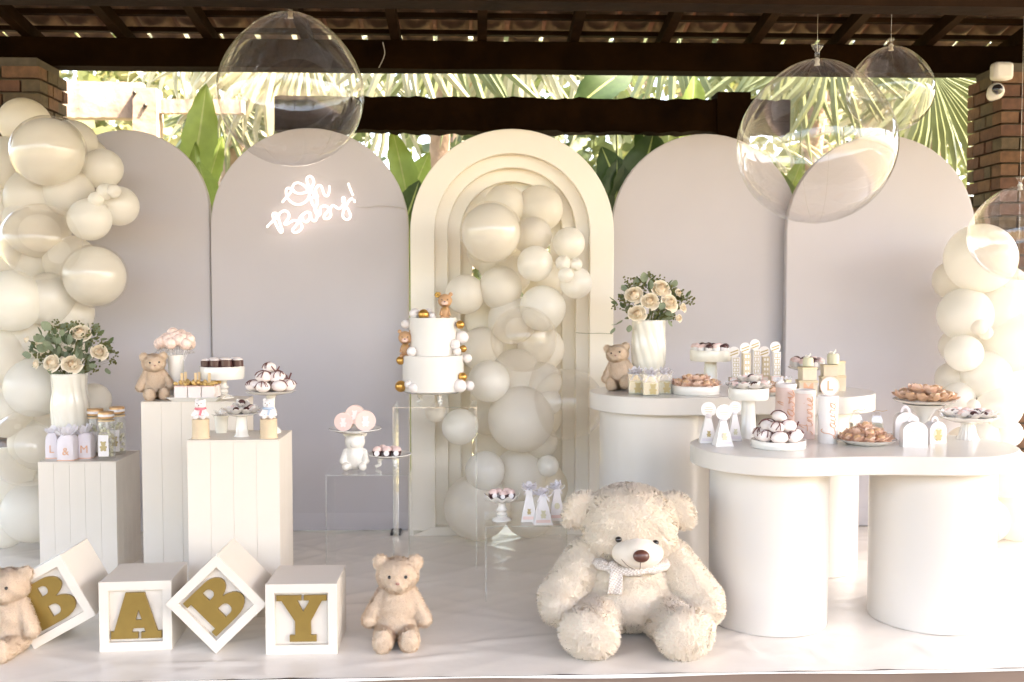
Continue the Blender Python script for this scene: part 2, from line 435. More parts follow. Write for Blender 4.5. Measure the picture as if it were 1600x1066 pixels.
# ================================================================== brick pillars
def pillar(x0, x1, y0, y1, z1, label):
    t = thing('brick_pillar', label, 'pillar', ((x0 + x1) / 2, (y0 + y1) / 2, -0.15), group='brick pillars')
    W, D, H = x1 - x0, y1 - y0, z1 + 0.15
    m_ = MB(); m_.box((0, 0, H / 2), (W - 0.05, D - 0.05, H)); m_.build('mortar_core', MATS['mortar'], parent=t)
    bh, g = 0.062, 0.013
    meshes = {}
    def brick(L, Dp):
        key = (round(L, 3), round(Dp, 2))
        if key not in meshes:
            q = MB(); q.box((0, 0, 0), (L, Dp, bh))
            meshes[key] = [q.mesh('brick', m) for m in BR]
        return rnd.choice(meshes[key])
    rows = int(H / (bh + g))
    for r_ in range(rows):
        z = (r_ + 0.5) * (bh + g)
        if z < 1.0: 
            pass
        def course(length, face, fixed):
            nb = max(2, round(length / 0.2)); odd = r_ % 2
            L = length / nb; xs = [i * L + (L / 2 if odd else 0) for i in range(-1, nb + 1)]
            for s0 in xs:
                a0, a1 = max(0, s0), min(length, s0 + L)
                if a1 - a0 < 0.03: continue
                b0, b1 = a0 + (g / 2 if a0 > 0 else -.005), a1 - (g / 2 if a1 < length else -.005); mid = (b0 + b1) / 2 - length / 2; ln = b1 - b0
                jut = rnd.uniform(-0.004, 0.007)
                if face == 'x': o = link('brick', brick(ln, 0.10), t, (mid, fixed - math.copysign(.045 - jut, fixed), z))
                else: o = link('brick', brick(ln, 0.10), t, (fixed - math.copysign(.045 - jut, fixed), mid + .052, z), (0, 0, R(90)))
        if z > 0.9:
            course(W, 'x', -D / 2)
            course(D - 0.104, 'y', W / 2 if x0 < 0 else -W / 2)
    m_ = MB()
    for r_ in range(int(0.9 / (bh + g))):
        z = (r_ + 0.5) * (bh + g)
        if z <= 0.9: m_.box((0, 0, z), (W, D, bh))
    m_.build('lower_courses', BR[1], parent=t)
    return t
xl = at(62, 150, 0.70).x
pillar(xl - 0.62, xl, 0.70, 1.06, zb0 - 0.004, 'dark brick pillar in the top left corner behind the balloons')
xrp = at(1563, 300, 0.62).x
pillar(xrp, xrp + 0.62, 0.62, 1.0, zb0 - 0.004, 'orange brick pillar at the right edge under the roof beam')
# ================================================================== garden behind the veranda
def leafmat(name, c, tr=0.35, rough=0.45): return mat(name, c, rough, noise=(9, 0.22), trans=tr)
leafmat('palm_leaf', (0.20, 0.235, 0.12), 0.35); leafmat('palm_leaf_sunlit', (0.38, 0.38, 0.26), 0.4)  # second, paler leaf has strong sunlight put into its colour
leafmat('banana_leaf', (0.19, 0.27, 0.07), 0.5, 0.4); leafmat('taro_leaf', (0.035, 0.07, 0.02), 0.25, 0.4)
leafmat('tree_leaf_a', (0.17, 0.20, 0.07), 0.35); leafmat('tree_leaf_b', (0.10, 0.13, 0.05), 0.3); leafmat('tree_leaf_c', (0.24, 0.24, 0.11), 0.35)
mat('trunk', (0.42, 0.30, 0.22), 0.9, noise=(9, 0.3), bump=(25, 0.7, 0.02)); mat('stem_green', (0.12, 0.15, 0.05), 0.5)

def frame(zdir, face):
    """rotation whose local z follows zdir and whose local -y faces 'face'"""
    z = zdir.normalized(); y = (-face) - z * (-face).dot(z); y = y.normalized(); x = y.cross(z)
    return Matrix((x, y, z)).transposed()
def fan_mesh(nseg, span, seed, m, split=0.55, droop=0.25):
    g = random.Random(seed); m_ = MB(); st_ = [0.05, 0.25, 0.5, 0.72, 0.88, 1.0]
    for i in range(nseg):
        th = R(-span / 2 + span * (i + .5) / nseg); dl = R(span / nseg / 2)
        th += R(g.uniform(-2.5, 2.5)); ln = 1 - 0.22 * abs(th / R(span / 2)) ** 2 + g.uniform(-.18, .08); vv = []; dr = droop * g.uniform(.6, 1.5); tw = g.uniform(-.25, .25)
        for t in st_:
            wdt = t * math.tan(dl) * 0.98 if t <= split else split * math.tan(dl) * (1 - ((t - split) / (1 - split)) ** 1.5)
            wdt = max(wdt, 0.0012); fold = wdt * 0.8
            bend = -dr * max(0, t - 0.35) ** 2
            for k, sx in ((0, -1), (1, 0), (2, 1)):
                u = sx * wdt; rr = t * ln
                x = rr * math.sin(th + tw * max(0, t - split)) + u * math.cos(th); z = rr * math.cos(th) - u * math.sin(th)
                y = (-fold if sx == 0 else fold * .2) - bend * 0.9
                vv.append((x, -y if False else y, z + bend * 0.7))
        ff = []
        for s_ in range(len(st_) - 1):
            for k in (0, 1): ff.append((s_ * 3 + k, s_ * 3 + k + 1, s_ * 3 + 4 + k, s_ * 3 + 3 + k))
        m_.add(vv, ff)
    return m_.mesh('frond', m, angle=60)
FANS = [fan_mesh(15, 120, 1, MATS['palm_leaf_sunlit'], .40, .5), fan_mesh(19, 150, 2, MATS['palm_leaf'], .42, .35), fan_mesh(12, 100, 3, MATS['palm_leaf_sunlit'], .32, .7), fan_mesh(22, 150, 4, MATS['palm_leaf'], .5, .3)]
def palm(label, base, crown, trunk_r, fronds):
    t = thing('fan_palm', label, 'palm', base, group='fan palms in the garden')
    b = Vector(base); c = Vector(crown)
    m_ = MB(); n = 14
    m_.tube([(c - b) * (i / n) + Vector((0.02 * math.sin(i * 1.1), 0.02 * math.cos(i * .8), 0)) for i in range(n + 1)], [trunk_r * (1.15 - .3 * i / n + .05 * (i % 2)) for i in range(n + 1)], 10)
    m_.build('trunk', MATS['trunk'], parent=t)
    for (px, py, ang, rpx, Y, kind, tip) in fronds:
        h = at(px, py, Y); r = rpx * mpp(px, py, Y)
        d = Vector((math.sin(R(ang)), tip, math.cos(R(ang))))
        o = link('frond', FANS[kind], t, h - b); o.rotation_euler = frame(d, Vector((0, -1, 0.25))).to_euler(); o.scale = (r, r, r)
        m_ = MB(); p0 = c - b; p3 = h - b; mid = (p0 + p3) / 2 + Vector((0, 0, .12))
        m_.tube(catmull([p0, mid, p3], 6), 0.011, 6); m_.build('petiole', MATS['stem_green'], parent=t)
gz = -0.32
palm('pale fan palm with long sunlit blades at upper left', (at(300, 300, 2.9).x, 2.9, gz), at(390, 60, 2.7), 0.09,
     [(440, 60, 240, 300, 1.9, 2, -.25), (470, 40, 225, 290, 2.1, 0, -.2), (380, 20, 222, 260, 2.3, 2, -.15), (480, 60, 200, 230, 2.0, 2, -.2), (300, 20, 215, 200, 2.6, 0, -.1), (340, 150, 170, 180, 2.5, 1, .1), (540, 20, 185, 240, 2.3, 0, -.1), (455, 150, 200, 180, 2.6, 3, 0)])
palm('fan palm hanging behind the middle gap between the two beams', (at(690, 300, 2.6).x, 2.6, gz), at(690, 30, 2.5), 0.08,
     [(640, 10, 178, 240, 1.9, 0, -.1), (700, 20, 150, 230, 2.1, 3, -.1), (830, 0, 215, 300, 2.3, 0, -.1), (780, 20, 165, 230, 2.5, 1, 0), (600, 120, 165, 200, 2.4, 2, 0), (880, 0, 150, 280, 2.7, 2, 0)])
palm('broad fan palm seen through the right bubble balloons', (at(1265, 330, 2.8).x, 2.8, gz), at(1275, 60, 2.6), 0.08,
     [(1300, 60, 190, 210, 1.9, 1, -.2), (1250, 40, 225, 240, 2.1, 3, -.1), (1380, 30, 195, 220, 2.2, 0, -.1), (1050, 10, 172, 230, 2.2, 3, -.1), (1190, 10, 200, 220, 2.5, 1, 0), (1330, 330, 330, 170, 2.4, 0, 0), (1240, 330, 20, 180, 2.6, 2, 0)])
palm('drooping fan palm beside the right brick pillar', (at(1480, 420, 2.3).x, 2.3, gz), at(1455, 110, 2.3), 0.07,
     [(1455, 110, 148, 240, 1.75, 3, -.1), (1440, 70, 170, 230, 2.0, 1, -.1), (1500, 60, 172, 210, 2.1, 0, 0), (1420, 120, 190, 220, 2.4, 0, 0), (1530, 120, 200, 190, 2.3, 2, 0)])

def leaf_mesh(name, m, wid, heart=0.0, fold=0.25, wav=0.03, seed=1):
    g = random.Random(seed); m_ = MB(); nu, nv = 17, 30; ph = g.uniform(0, 6)
    def fn(u, v):
        s_ = 2 * u - 1
        prof = math.sin(math.pi * min(1, max(0, v)) ** (0.62 if heart else 0.85)) ** 0.75 if 0 < v < 1 else 0
        wdt = wid * prof * (1 + .035 * math.sin(31 * v + ph) + .02 * math.sin(57 * v))
        z = v + (-heart * abs(s_) ** 1.5 * (1 - v) ** 3)
        return (s_ * wdt, -fold * abs(s_) * wdt + 0.18 * v * v + wav * math.sin(9 * v + ph) * abs(s_) ** 2 + .006 * math.sin(70 * (v - .35 * abs(s_))) * abs(s_), z)
    m_.grid(fn, nu, nv)
    m_.mi = [1 if (k % nu) == nu // 2 else 0 for k in range(len(m_.f))]
    return m_.mesh(name, [m, MATS['midrib']], angle=180)
leafmat('midrib', (0.30, 0.36, 0.14), 0.3)
BAN = leaf_mesh('leaf', MATS['banana_leaf'], 0.17, seed=2); TAR = leaf_mesh('leaf', MATS['taro_leaf'], 0.36, heart=0.30, seed=3); TAP = leaf_mesh('leaf', MATS['banana_leaf'], 0.30, heart=0.25, seed=5)
def big_plant(name, label, cat, px, Y, leaves, group):
    b = Vector((at(px, 400, Y).x, Y, gz)); t = thing(name, label, cat, b, group=group)
    for (x0, y0, x1, y1, yy, me, facing) in leaves:
        p = at(x0, y0, yy); q = at(x1, y1, yy - .1); d = q - p
        o = link('leaf', me, t, p - b); o.rotation_euler = frame(d, Vector(facing)).to_euler(); o.scale = (d.length,) * 3
        m_ = MB(); m_.tube(catmull([Vector((0, 0, 0)), (p - b) * .5 + Vector((0, .1, .1)), p - b], 6), [0.018 - .001 * k for k in range(13)], 6); m_.build('stalk', MATS['stem_green'], parent=t)
big_plant('banana_plant', 'bright green banana leaves rising between the two left panels', 'plant', 315, 1.5,
          [(298, 290, 327, 132, 1.45, BAN, (0.5, -1, .1)), (318, 330, 292, 225, 1.4, BAN, (-.5, -1, .2)), (322, 300, 345, 215, 1.6, BAN, (.2, -1, 0)), (330, 320, 310, 255, 1.3, TAP, (.2, -1, 0))], 'leafy plants behind the panels')
big_plant('elephant_ear', 'dark elephant ear leaves right of the cream arch', 'plant', 985, 1.4,
          [(985, 330, 1030, 205, 1.35, TAR, (.3, -1, .2)), (975, 310, 940, 232, 1.4, TAR, (-.3, -1, .1)), (962, 120, 895, 165, 1.6, TAR, (0, -1, .5)), (960, 340, 968, 250, 1.3, TAR, (.1, -1, .1)), (1075, 205, 1092, 118, 1.9, TAP, (.3, -1, 0)), (1020, 250, 1000, 190, 1.5, TAR, (-.1, -1, .3))], 'leafy plants behind the panels')
big_plant('elephant_ear', 'leafy elephant ear plant between neon panel and cream arch', 'plant', 635, 1.4,
          [(640, 330, 618, 200, 1.4, BAN, (.3, -1, 0)), (632, 350, 655, 285, 1.3, TAR, (.2, -1, .1)), (645, 300, 668, 240, 1.5, TAP, (0, -1, .2)), (640, 420, 650, 320, 1.3, BAN, (0, -1, 0)), (638, 520, 644, 400, 1.3, BAN, (.4, -1, 0))], 'leafy plants behind the panels')
big_plant('elephant_ear', 'green leaves seen through the largest bubble balloon', 'plant', 1220, 1.5,
          [(1215, 340, 1190, 230, 1.5, BAN, (.3, -1, 0)), (1222, 330, 1255, 245, 1.4, BAN, (-.3, -1, 0)), (1228, 350, 1225, 270, 1.4, TAP, (0, -1, .2)), (1205, 330, 1180, 280, 1.6, TAR, (0, -1, .2))], 'leafy plants behind the panels')

LEAFQ = [(0, 0, 0), (.28, .03, .3), (.25, .06, .7), (0, 0.1, 1), (-.25, .06, .7), (-.28, .03, .3)]
def tree(label, px, Y, h, rad, mats_, n, seed):
    g = np.random.default_rng(seed); b = Vector((at(px, 300, Y).x, Y, gz)); t = thing('garden_tree', label, 'tree', b, group='trees at the back of the garden')
    m_ = MB(); m_.tube([(0.05 * math.sin(k), 0, h * .85 * k / 8) for k in range(9)], [rad * .075 * (1 - .09 * k) for k in range(9)], 9)
    for k in range(6):
        a = k * 2.4; z0 = h * (.3 + .08 * k); m_.tube([(0, 0, z0), (.35 * rad * math.cos(a), .35 * rad * math.sin(a), z0 + .3), (.75 * rad * math.cos(a), .75 * rad * math.sin(a), z0 + .75)], [.04 * rad, .028 * rad, .012 * rad], 6)
    m_.build('trunk', MATS['trunk'], parent=t)
    # leaves gathered in clumps through the crown's volume
    nc = 42; cl = []
    while len(cl) < nc:
        p = g.uniform(-1, 1, 3)
        if np.dot(p, p) < 1: cl.append(p * np.array([rad, rad * .8, h * .48]) + np.array([0, 0, h * .55]))
    cl = np.array(cl); V = []; F = []; MI = []
    q0 = np.array(LEAFQ)
    for i in range(n):
        c = cl[g.integers(nc)] + g.normal(0, 0.17 * rad, 3)
        e = Euler((g.uniform(0, 6.28), g.uniform(0, 6.28), g.uniform(0, 6.28))).to_matrix(); s_ = g.uniform(.10, .24)
        P = (q0 * s_) @ np.array(e).T + c; k = len(V); V += [tuple(x) for x in P]; F.append(tuple(range(k, k + 6)))
    me = bpy.data.meshes.new('crown'); me.from_pydata(V, [], F); me.materials.append(MATS[mats_]); finish(me, False)
    o = link('crown', me, t)
tree('light green tree behind the sunlit left beam', 60, 6.5, 6.0, 2.0, 'tree_leaf_c', 3200, 1)
tree('sunlit leafy tree beyond the left palm', 420, 7.5, 6.6, 2.2, 'tree_leaf_a', 3600, 2)
tree('darker leafy tree behind the middle palm', 720, 6.2, 6.2, 2.0, 'tree_leaf_b', 3600, 3)
tree('pale leafy tree behind the elephant ear leaves', 1010, 8.0, 6.8, 2.2, 'tree_leaf_c', 3200, 4)
tree('leafy tree behind the broad right palm', 1290, 6.4, 6.2, 2.0, 'tree_leaf_a', 3600, 5)
tree('bright leafy tree beyond the right brick pillar', 1560, 7.5, 6.6, 2.2, 'tree_leaf_c', 3200, 6)

# woods across the lawn in front of the veranda: unseen, added to break the bright sky in reflections
g = np.random.default_rng(40); V = []; F = []; q0 = np.array(LEAFQ)
for i in range(9000):
    k = i % 9; c = np.array([-15 + 4.2 * k, -20 - 2.5 * (k % 3), 2.0 + (k % 2)]) + g.normal(0, 1, 3) * np.array([1.5, 1.3, 1.1 + .3 * (k % 3)])
    e = Euler(tuple(g.uniform(0, 6.28, 3))).to_matrix(); P = (q0 * g.uniform(.3, .6)) @ np.array(e).T + c
    n_ = len(V); V += [tuple(x) for x in P]; F.append(tuple(range(n_, n_ + 6)))
me = bpy.data.meshes.new('added_woods'); me.from_pydata(V, [], F); me.materials.append(MATS['tree_leaf_a']); finish(me, False)
tag(link('added_woods', me), 'unseen mass of leafy trees added across the lawn in front', 'added_woods', kind='stuff')
for x in (-7.5, -3.8, -0.2, 3.4):
    m_ = MB(); m_.box((0, 0, 1.9), (.16, .16, 3.9)); o = m_.build('veranda_post', MATS['dark_wood'], loc=(x, -7.3, -.15)); tag(o, kind='structure')
# ================================================================== arched backdrop panels
mat('lilac_fabric', (0.525, 0.497, 0.518), 0.85, noise=(1.3, 0.05), bump=(260, 0.10, 0.002), sheen=0.15)
mat('cream_board', (0.82, 0.77, 0.68), 0.55, noise=(3, 0.02))
mat('white_board', (0.71, 0.65, 0.575), 0.45, noise=(4, 0.02), bump=(60, 0.04, 0.002))
mat('white_gloss', (0.69, 0.655, 0.61), 0.28, noise=(3, 0.015), coat=0.3)
mat('foot_metal', (0.03, 0.03, 0.03), 0.5)

def arch_loop(hw, top, z0, n=28):
    """outline of a round-topped panel, foot at z0"""
    return [(-hw, z0), (hw, z0)] + arc(0, top - hw, hw, hw, 0, 180, n)[0:] 
def fabric_panel(pxl, pxr, pyt, Y, label):
    a, b = at(pxl, 500, Y), at(pxr, 500, Y); hw = (b.x - a.x) / 2; cx = (a.x + b.x) / 2
    top = at((pxl + pxr) / 2, pyt, Y).z
    t = thing('arched_panel', label, 'panel', (cx, Y, 0), group='lilac arched backdrop panels')
    me = outline_mesh([arch_loop(hw, top, 0.012)], 0.034, MATS['lilac_fabric'], bevel=0.006, name='cover')
    link('fabric_cover', me, t, (0, 0.02, 0))
    m_ = MB()                                            # turned hem along the foot, slightly slack
    m_.grid(lambda u, v: (-hw - .003 + (2 * hw + .006) * u, -0.0065 - 0.004 * math.sin(v * math.pi) - 0.002 * math.sin(u * 17 + cx * 5) , 0.012 + 0.085 * v), 50, 4)
    m_.build('hem', MATS['lilac_fabric'], parent=t)
    for s_ in (-1, 1):
        m_ = MB(); m_.box((s_ * (hw - 0.06), 0.07, 0.008), (0.05, 0.34, 0.014)); m_.build('foot', MATS['foot_metal'], parent=t, bevel=0.002)
    return t
fabric_panel(72, 328, 205, 0.02, 'lilac arched fabric panel partly hidden by the left balloon column')
fabric_panel(333, 637, 202, 0.0, 'lilac arched fabric panel carrying the neon sign')
fabric_panel(957, 1244, 211, 0.07, 'lilac arched fabric panel behind the rose vase and rear round table')
fabric_panel(1229, 1519, 213, 0.0, 'lilac arched fabric panel beside the right balloon column')

# cream arch made of four stepped frames
Yc = -0.10
ca = at(643, 500, Yc); cb = at(957, 500, Yc); HW = (cb.x - ca.x) / 2; CX = (ca.x + cb.x) / 2
CT = at(800, 203, Yc).z; unit = HW / 157.0
arch = thing('stepped_arch', 'cream wooden arch of stepped frames behind the cake', 'arch', (CX, Yc, 0))
radii = [157, 122, 102, 82, 64]
for k in range(4):
    ro, ri = radii[k] * unit + (0.0 if k == 0 else 0.01), radii[k + 1] * unit
    zc = CT - HW
    loop = [(-ro, 0.03), (-ri, 0.03)] + arc(0, zc, ri, ri, 180, 0, 30) + [(ri, 0.03), (ro, 0.03)] + arc(0, zc, ro, ro, 0, 180, 36)
    me = outline_mesh([loop], 0.046, MATS['cream_board'], bevel=0.004, name='frame')
    link('frame', me, arch, (0, 0.02 + 0.048 * k, 0))
for s_ in (-1, 1):
    m_ = MB(); m_.prism([(0, 0), (s_ * 0.40, 0), (s_ * 0.40, 0.045), (s_ * 0.10, 0.045)], -0.012, 0.12)
    o = m_.build('base', MATS['cream_board'], parent=arch, loc=(-s_ * (HW + 0.004), 0, 0), normals=True, bevel=0.003)

# ================================================================== neon sign
mat('neon', (1, 1, 1), 0.4, emit=(1.0, 0.92, 0.94, 0.155))
clear_mat('acrylic', (0.985, 0.99, 0.985), base=0.04, edge=0.6, power=4.0)
mat('cable', (0.55, 0.52, 0.50), 0.5)
NS = 1510 / 170.0
def np_(x, y): return (400 + x / NS, 260 + y / NS)
strokes = [
 [(365, 500), (400, 455), (450, 400), (490, 345), (470, 305), (430, 310), (415, 350), (430, 420), (480, 490), (560, 530), (640, 520), (710, 470), (740, 400), (725, 340), (680, 280), (610, 235), (545, 235), (510, 275), (515, 330), (560, 370), (640, 375), (710, 350), (770, 300), (800, 230), (785, 160), (740, 138), (703, 170), (715, 230), (760, 320), (810, 400), (860, 425), (835, 380), (830, 310), (870, 265), (910, 285), (935, 360), (960, 410), (1000, 400), (1015, 340), (1018, 270)],
 [(150, 845), (200, 790), (265, 730), (290, 680), (275, 650), (240, 655), (235, 700), (270, 790), (320, 890), (350, 920), (365, 885), (335, 800), (315, 720), (325, 660), (380, 620), (440, 635), (460, 690), (430, 750), (395, 800), (440, 800), (500, 760), (560, 755), (575, 790), (530, 850), (505, 890), (540, 920), (600, 900), (640, 845), (610, 770), (600, 730), (650, 665), (710, 635), (755, 650), (700, 640), (650, 680), (655, 745), (700, 775), (740, 730), (755, 660), (765, 720), (800, 760), (835, 740), (850, 680), (830, 600), (770, 500), (770, 440), (810, 430), (850, 470), (845, 540), (815, 600), (845, 665), (880, 680), (890, 620), (900, 570), (950, 550), (1005, 575), (1000, 620), (950, 680), (950, 725), (1000, 725), (1040, 680), (1030, 600), (1065, 545), (1110, 565), (1150, 590), (1195, 560), (1225, 500), (1230, 450), (1205, 435), (1200, 480), (1235, 540), (1285, 610), (1310, 680), (1290, 730), (1240, 735), (1205, 690), (1215, 620), (1250, 550), (1290, 480), (1340, 440)],
 [(1280, 235), (1305, 305), (1345, 405)],
 [(1358, 462), (1372, 500)],
]
Yn = -0.035
sg = at(485, 320, Yn)
sign = thing('neon_sign', 'glowing white script neon sign reading Oh Baby!', 'neon sign', sg)
for i, s_ in enumerate(strokes):
    pts = [at(*np_(*p), Yn - 0.003 * math.sin(k * 1.3)) - sg for k, p in enumerate(s_)]
    m_ = MB(); m_.tube(catmull(pts, 4) if len(pts) > 2 else pts, 0.0052, 7)
    m_.build('neon_tube', MATS['neon'], parent=sign, angle=180)
m_ = MB(); bl = [at(400 + x / NS, 260 + y / NS, Yn + .012) - sg for (x, y) in ((300, 560), (340, 300), (450, 200), (660, 110), (800, 80), (1060, 200), (1260, 180), (1420, 420), (1390, 760), (1200, 790), (700, 850), (380, 980), (130, 930), (120, 800))]
m_.prism([(p.x, p.z) for p in bl], 0.012, 0.016); m_.build('acrylic_backing', clear_mat('sign_backing', (0.99, 0.99, 0.99), base=0.004, edge=0.2, power=4.0), parent=sign, normals=True)
m_ = MB(); m_.tube(catmull([at(556, 322, -0.022) - sg, at(575, 324, -0.022) - sg, at(600, 320, -0.022) - sg, at(636, 327, -0.022) - sg], 5), 0.0016, 5); m_.build('cable', MATS['cable'], parent=sign)

# ================================================================== plinths
def plinth(pxl, pxr, pyt, Y, depth, planks, label):
    a, b = at(pxl, pyt, Y), at(pxr, pyt, Y); W = b.x - a.x; H = a.z; cx = (a.x + b.x) / 2
    t = thing('plinth', label, 'plinth', (cx, Y + depth / 2, 0), group='white boarded plinths')
    m_ = MB(); m_.box((0, 0, H / 2 - .004), (W - 0.012, depth - 0.012, H - 0.012)); m_.build('core', MATS['white_board'], parent=t)
    pw = W / planks
    for i in range(planks):                                # front boards, a shadow gap between each
        q = MB(); q.box((-W / 2 + (i + .5) * pw, -depth / 2 + .006 + rnd.uniform(-.0004, .0004), (H - 0.006) / 2), (pw - 0.0005, 0.012, H - 0.006)); q.build('board', MATS['white_board'], parent=t, bevel=0.0006)
    ns = max(2, round(depth / pw)); sw = (depth - .013) / ns
    for i in range(ns):
        q = MB(); q.box((W / 2 - .006, -depth / 2 + .013 + (i + .5) * sw, (H - 0.006) / 2), (0.012, sw - 0.0005, H - 0.006)); q.build('board', MATS['white_board'], parent=t, bevel=0.0012)
    q = MB(); q.box((0, 0, H - 0.003), (W + 0.001, depth + 0.001, 0.006)); q.build('top', MATS['white_board'], parent=t, bevel=0.0015)
    return cx, Y, depth, H, W
PL1 = plinth(59, 181, 722, -0.75, 0.30, 5, 'low white boarded plinth at left carrying the rose vase')
PL2 = plinth(220, 377, 628, -0.92, 0.22, 5, 'tallest white boarded plinth carrying the small teddy bear')
PL3 = plinth(292, 436, 688, fl(360, 965).y, 0.26, 4, 'white boarded plinth in front carrying two bear candle pots')

# ================================================================== round tables
def round_table(xc1, xc2, yc, rs, ztop, th, legs, label):
    t = thing('round_table', label, 'table', ((xc1 + xc2) / 2, yc, 0), group='white two-lobed tables')
    half = (xc2 - xc1) / 2; pts = []
    side = [-half + 2 * half * i / 24 for i in range(25)]
    wy = lambda x: rs * (1 - 0.09 * (0.5 + 0.5 * math.cos(math.pi * x / half)))       # two lobes with a shallow waist
    pts += [(x, -wy(x)) for x in side]
    pts += [(half + rs * math.cos(R(q)), rs * math.sin(R(q))) for q in range(-84, 85, 6)]
    pts += [(x, wy(x)) for x in reversed(side)]
    pts += [(-half - rs * math.cos(R(q)), -rs * math.sin(R(q))) for q in range(-84, 85, 6)]
    m_ = MB(); n = len(pts)
    m_.add([(x, y, ztop - th) for x, y in pts] + [(x, y, ztop) for x, y in pts],
           [tuple(range(n))[::-1], tuple(range(n, 2 * n))] + [(i, (i + 1) % n, n + (i + 1) % n, n + i) for i in range(n)])
    m_.build('tabletop', MATS['white_gloss'], parent=t, bevel=0.004, angle=50)
    for (lx, lr) in legs:
        q = MB(); q.lathe([(lr, 0.002), (lr, ztop - th - 0.001)], 64, (lx - (xc1 + xc2) / 2, 0, 0)); q.build('leg', MATS['white_gloss'], parent=t, angle=50, bevel=0.002)
    return t
yF = fl(1200, 997).y + 0.21
FT_Z = at(1200, 716, yF - .29).z; FT_TH = FT_Z - at(1200, 746, yF - .29).z
xa = at(1110, 850, yF).x; xb = at(1289, 850, yF).x; xc = at(1363, 850, yF).x; xd = at(1545, 850, yF).x
xe0 = at(1081, 700, yF).x; xe1 = at(1577, 700, yF).x
RS = 0.295
round_table(xe0 + RS, xe1 - RS, yF, RS, FT_Z, FT_TH, [((xa + xb) / 2, (xb - xa) / 2), ((xc + xd) / 2, (xd - xc) / 2)], 'front white double table with two thick drum legs at right')
yB = -0.68
BT_Z = at(1010, 622, yB - .29).z; BT_TH = BT_Z - at(1010, 650, yB - .29).z
xe2 = at(922, 620, yB).x; xe3 = at(1360, 620, yB).x
la = at(937, 750, yB).x; lb = at(1335, 800, yB).x; LR = 0.245
round_table(xe2 + RS, xe3 - RS, yB, RS, BT_Z, BT_TH, [(la + LR, LR), (lb - LR, LR)], 'taller rear white double table carrying the rose vase and teddy')

# ================================================================== clear acrylic stands
clear_mat('acrylic_edge', (0.97, 0.98, 0.97), base=0.04, edge=0.3, power=3.0, milk=0.05)
def acrylic_stand(pxl, pxr, pyt, Y, depth, label):
    a, b = at(pxl, pyt, Y), at(pxr, pyt, Y); W = b.x - a.x; H = a.z; cx = (a.x + b.x) / 2; th = 0.006
    t = thing('acrylic_stand', label, 'stand', (cx, Y + depth / 2, 0), group='clear acrylic stands')
    def panel(name, c, d):
        m_ = MB(); m_.box(c, d); return m_.build(name, MATS['acrylic'], parent=t)
    panel('top', (0, 0, H - th / 2), (W, depth, th))
    for s_ in (-1, 1): panel('side', (s_ * (W / 2 - th / 2), 0, (H - th - .001) / 2), (th, depth, H - th - .001))
    # added milky strips: the light that polished edges catch, put into the colour
    for s_ in (-1, 1):
        m_ = MB(); m_.box((s_ * (W / 2 - th / 2), -depth / 2 - .0006, (H - th) / 2), (th * .8, 0.001, H - th)); m_.build('edge', MATS['acrylic_edge'], parent=t)
    m_ = MB(); m_.box((0, -depth / 2 - .0006, H - th / 2), (W, 0.001, th * .7)); m_.build('edge', MATS['acrylic_edge'], parent=t)
    return cx, Y, depth, H, W
AC1 = acrylic_stand(508, 640, 742, -0.95, 0.26, 'low clear acrylic stand at left with the ceramic bear')
AC2 = acrylic_stand(613, 745, 636, -0.72, 0.26, 'tall clear acrylic stand under the two tier cake')
AC3 = acrylic_stand(758, 887, 822, -1.18, 0.26, 'lowest clear acrylic stand carrying three pyramid boxes')
# ================================================================== balloons
def latex(name, c, rough, coat, tr=0.12):
    m = mat(name, c, rough, coat=coat, trans=tr, noise=(1.5, 0.02)); return m
latex('latex_matt', (0.855, 0.82, 0.755), 0.45, 0.10, 0.42)
latex('latex_pearl', (0.885, 0.86, 0.81), 0.32, 0.2, 0.40)
clear_mat('bubble', (0.985, 0.975, 0.965), base=0.055, edge=0.9, power=4.0, rough=0.01, milk=0.012)
clear_mat('bubble_milky', (0.98, 0.965, 0.94), base=0.028, edge=0.7, power=3.5, rough=0.02, milk=0.05)
def balloon_mesh(name, m, long_=1.06, nu=40, nv=24, knot=True):
    """unit balloon, knot at -z"""
    prof = []
    for j in range(nv + 1):
        ph = -math.pi / 2 + math.pi * j / nv; z = math.sin(ph); r = math.cos(ph)
        if z < 0: z *= long_ + 0.10 * abs(z) ** 3; r *= 1 - 0.05 * abs(z) ** 2
        prof.append((max(r, 0.0), z))
    m_ = MB()
    if knot:
        prof[0] = (0.03, prof[0][1] - 0.01)
        prof = [(0.0, -1.30), (0.075, -1.29), (0.055, -1.24), (0.028, -1.21)] + prof
    pucker = (lambda a, r, z: (r * (1 + (.035 * max(0, -z - .78) * 4 * math.sin(15 * a + 2 * math.sin(3 * a)))), z)) if name == 'bubble_balloon' else None
    m_.lathe(prof, nu, close=False, mod=pucker)
    return m_.mesh(name, m, angle=180)
BM = {'m': balloon_mesh('balloon', MATS['latex_matt']), 'p': balloon_mesh('balloon', MATS['latex_pearl']),
      'c': balloon_mesh('balloon', MATS['bubble_milky'], 1.0), 'b': balloon_mesh('bubble_balloon', MATS['bubble'], 1.0, 120, 48)}
KIND = {'m': 'matt ivory', 'p': 'pearly white', 'c': 'clear', 'd': 'clear over pearly white'}
ORD = ['topmost', 'second highest', 'third highest'] + [f'{n}' for n in 'fourth fifth sixth seventh eighth ninth tenth eleventh twelfth thirteenth fourteenth fifteenth sixteenth seventeenth eighteenth nineteenth twentieth'.split()]
